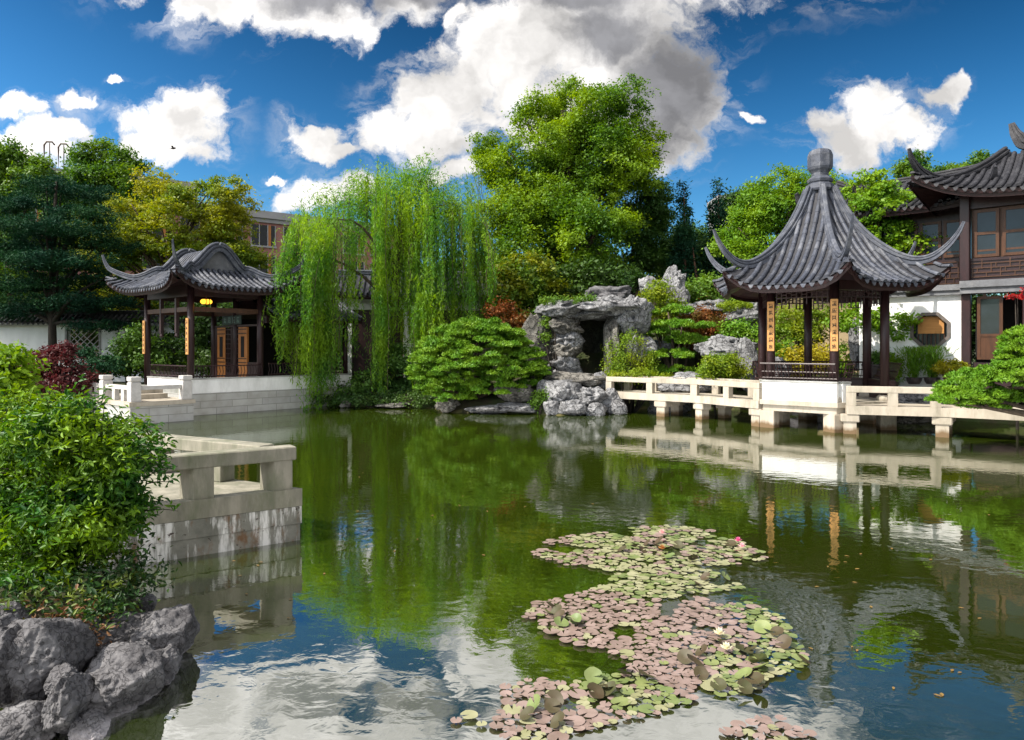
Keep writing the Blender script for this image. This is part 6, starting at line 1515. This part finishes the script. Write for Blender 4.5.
    if Vs:
        o = mesh_obj('small_lily_pads', np.concatenate(Vs), Fa, [PM[k] for k in kinds], mi, origin=np.array([1.5, 8, 0]), smooth=True, recalc=False); tag(o, 'many smaller lily pads filling the farther lily patches', 'lily pads', kind='stuff')
    # blossoms
    for (px, py, c, lab) in [(738, 541, (.7, .2, .35), 'bright pink water lily blossom at the right end of the farthest patch'), (742, 547, (.75, .5, .52), 'pale pink water lily blossom just below the bright pink one'), (662, 533, (.75, .5, .48), 'pale pink water lily blossom at the back edge of the farthest patch'), (726, 651, (.8, .78, .6), 'white water lily blossom among upturned leaves of the widest patch'), (719, 636, (.8, .76, .58), 'small cream water lily blossom behind the white one'), (662, 549, (.45, .25, .1), 'orange tinted lily bud in the middle of the farthest patch')]:
        Y = CAMZ*F/(py+4-HY); x = (px-HX)*Y/F; V = []; Fs = []
        for ring, (npet, L, tilt) in enumerate(((8, .065, .45), (7, .055, .9), (5, .04, 1.25))):
            for k in range(npet):
                a = 2*math.pi*(k+ring*.5)/npet; ca, sa = math.cos(a), math.sin(a); n = len(V)
                for (f_, w) in ((0.05, .25), (.55, .32), (1, 0), (.55, -.32), (0.05, -.25)):
                    d = L*f_; lx, ly, lz = d*math.cos(tilt), L*w*.8, d*math.sin(tilt)+.01*ring
                    V.append((x+lx*ca-ly*sa, Y+lx*sa+ly*ca, .05+lz))
                Fs.append([n, n+1, n+2, n+3, n+4])
        mt = leafmat('petal', c, tuple(v*.9 for v in c), c, trans=.4); o = mesh_obj('water_lily_blossom', V, Fs, mt, origin=np.array([x, Y, .03]), recalc=False); tag(o, lab, 'flower')
lilies()

# stray leaves on the water
def stray():
    r = np.random.default_rng(301); me = bpy.data.meshes.new('fallen_leaf')
    V = [(0, 0, 0), (.3, .22, .04), (.65, .2, .05), (1, 0, .02), (.65, -.2, .05), (.3, -.22, .04)]; me.from_pydata(V, [], [[0, 1, 2, 3], [0, 3, 4, 5]]); me.materials.append(surf('yellow_leaf', (.2, .13, .035), (.14, .08, .025), scale=20, rough=.6, bump=0))
    for (x0, x1, y0, y1, n) in ((800, 1015, 470, 700, 26), (330, 600, 430, 560, 14), (190, 330, 560, 640, 8)):
        for _ in range(n):
            py = r.uniform(y0, y1); px = r.uniform(x0, x1); Y = wl(py); o = bpy.data.objects.new('fallen_leaf', me); col.objects.link(o)
            o.location = ((px-HX)*Y/F, Y, .006); s = r.uniform(.04, .07); o.scale = (s, s, s); o.rotation_euler = (0, 0, r.uniform(0, 6.28))
            tag(o, 'small fallen yellow leaf floating alone on the pond', 'leaf', 'fallen leaves on the pond')
stray()
# bird high above the left pavilion
def bird():
    p = at(173, 148.5, 60); m = MB(); m.tube([p+np.array([-.22, 0, .02]), p+np.array([-.1, 0, 0]), p+np.array([.08, 0, 0]), p+np.array([.2, 0, .03]), p+np.array([.27, 0, .02])], [.01, .06, .07, .045, .008], 8)
    for s in (-1, 1):
        V = [p+np.array(q) for q in ((.08, 0, .03), (-.08, 0, .03), (-.06, s*.2, .14), (.1, s*.22, .15), (-.12, s*.42, .1), (.0, s*.4, .11), (.08, 0, .05), (-.08, 0, .05), (-.06, s*.2, .16), (.1, s*.22, .17), (-.12, s*.42, .115), (.0, s*.4, .125))]
        m.add(V, [[0, 1, 2, 3], [3, 2, 4, 5], [6, 7, 8, 9], [9, 8, 10, 11], [1, 7, 8, 2], [2, 8, 10, 4], [4, 10, 11, 5], [5, 11, 9, 3], [3, 9, 6, 0]])
    m.add([p+np.array(q) for q in ((-.2, -.02, .02), (-.2, .02, .02), (-.36, .06, .02), (-.36, -.06, .02), (-.28, 0, .035))], [[0, 1, 4], [1, 2, 4], [2, 3, 4], [3, 0, 4], [3, 2, 1, 0]])
    o = build(m, 'bird', M['ink'], None, p, smooth=True); tag(o, 'small dark bird flying in front of the left white cloud', 'bird')
bird()
bpy.context.view_layer.update()
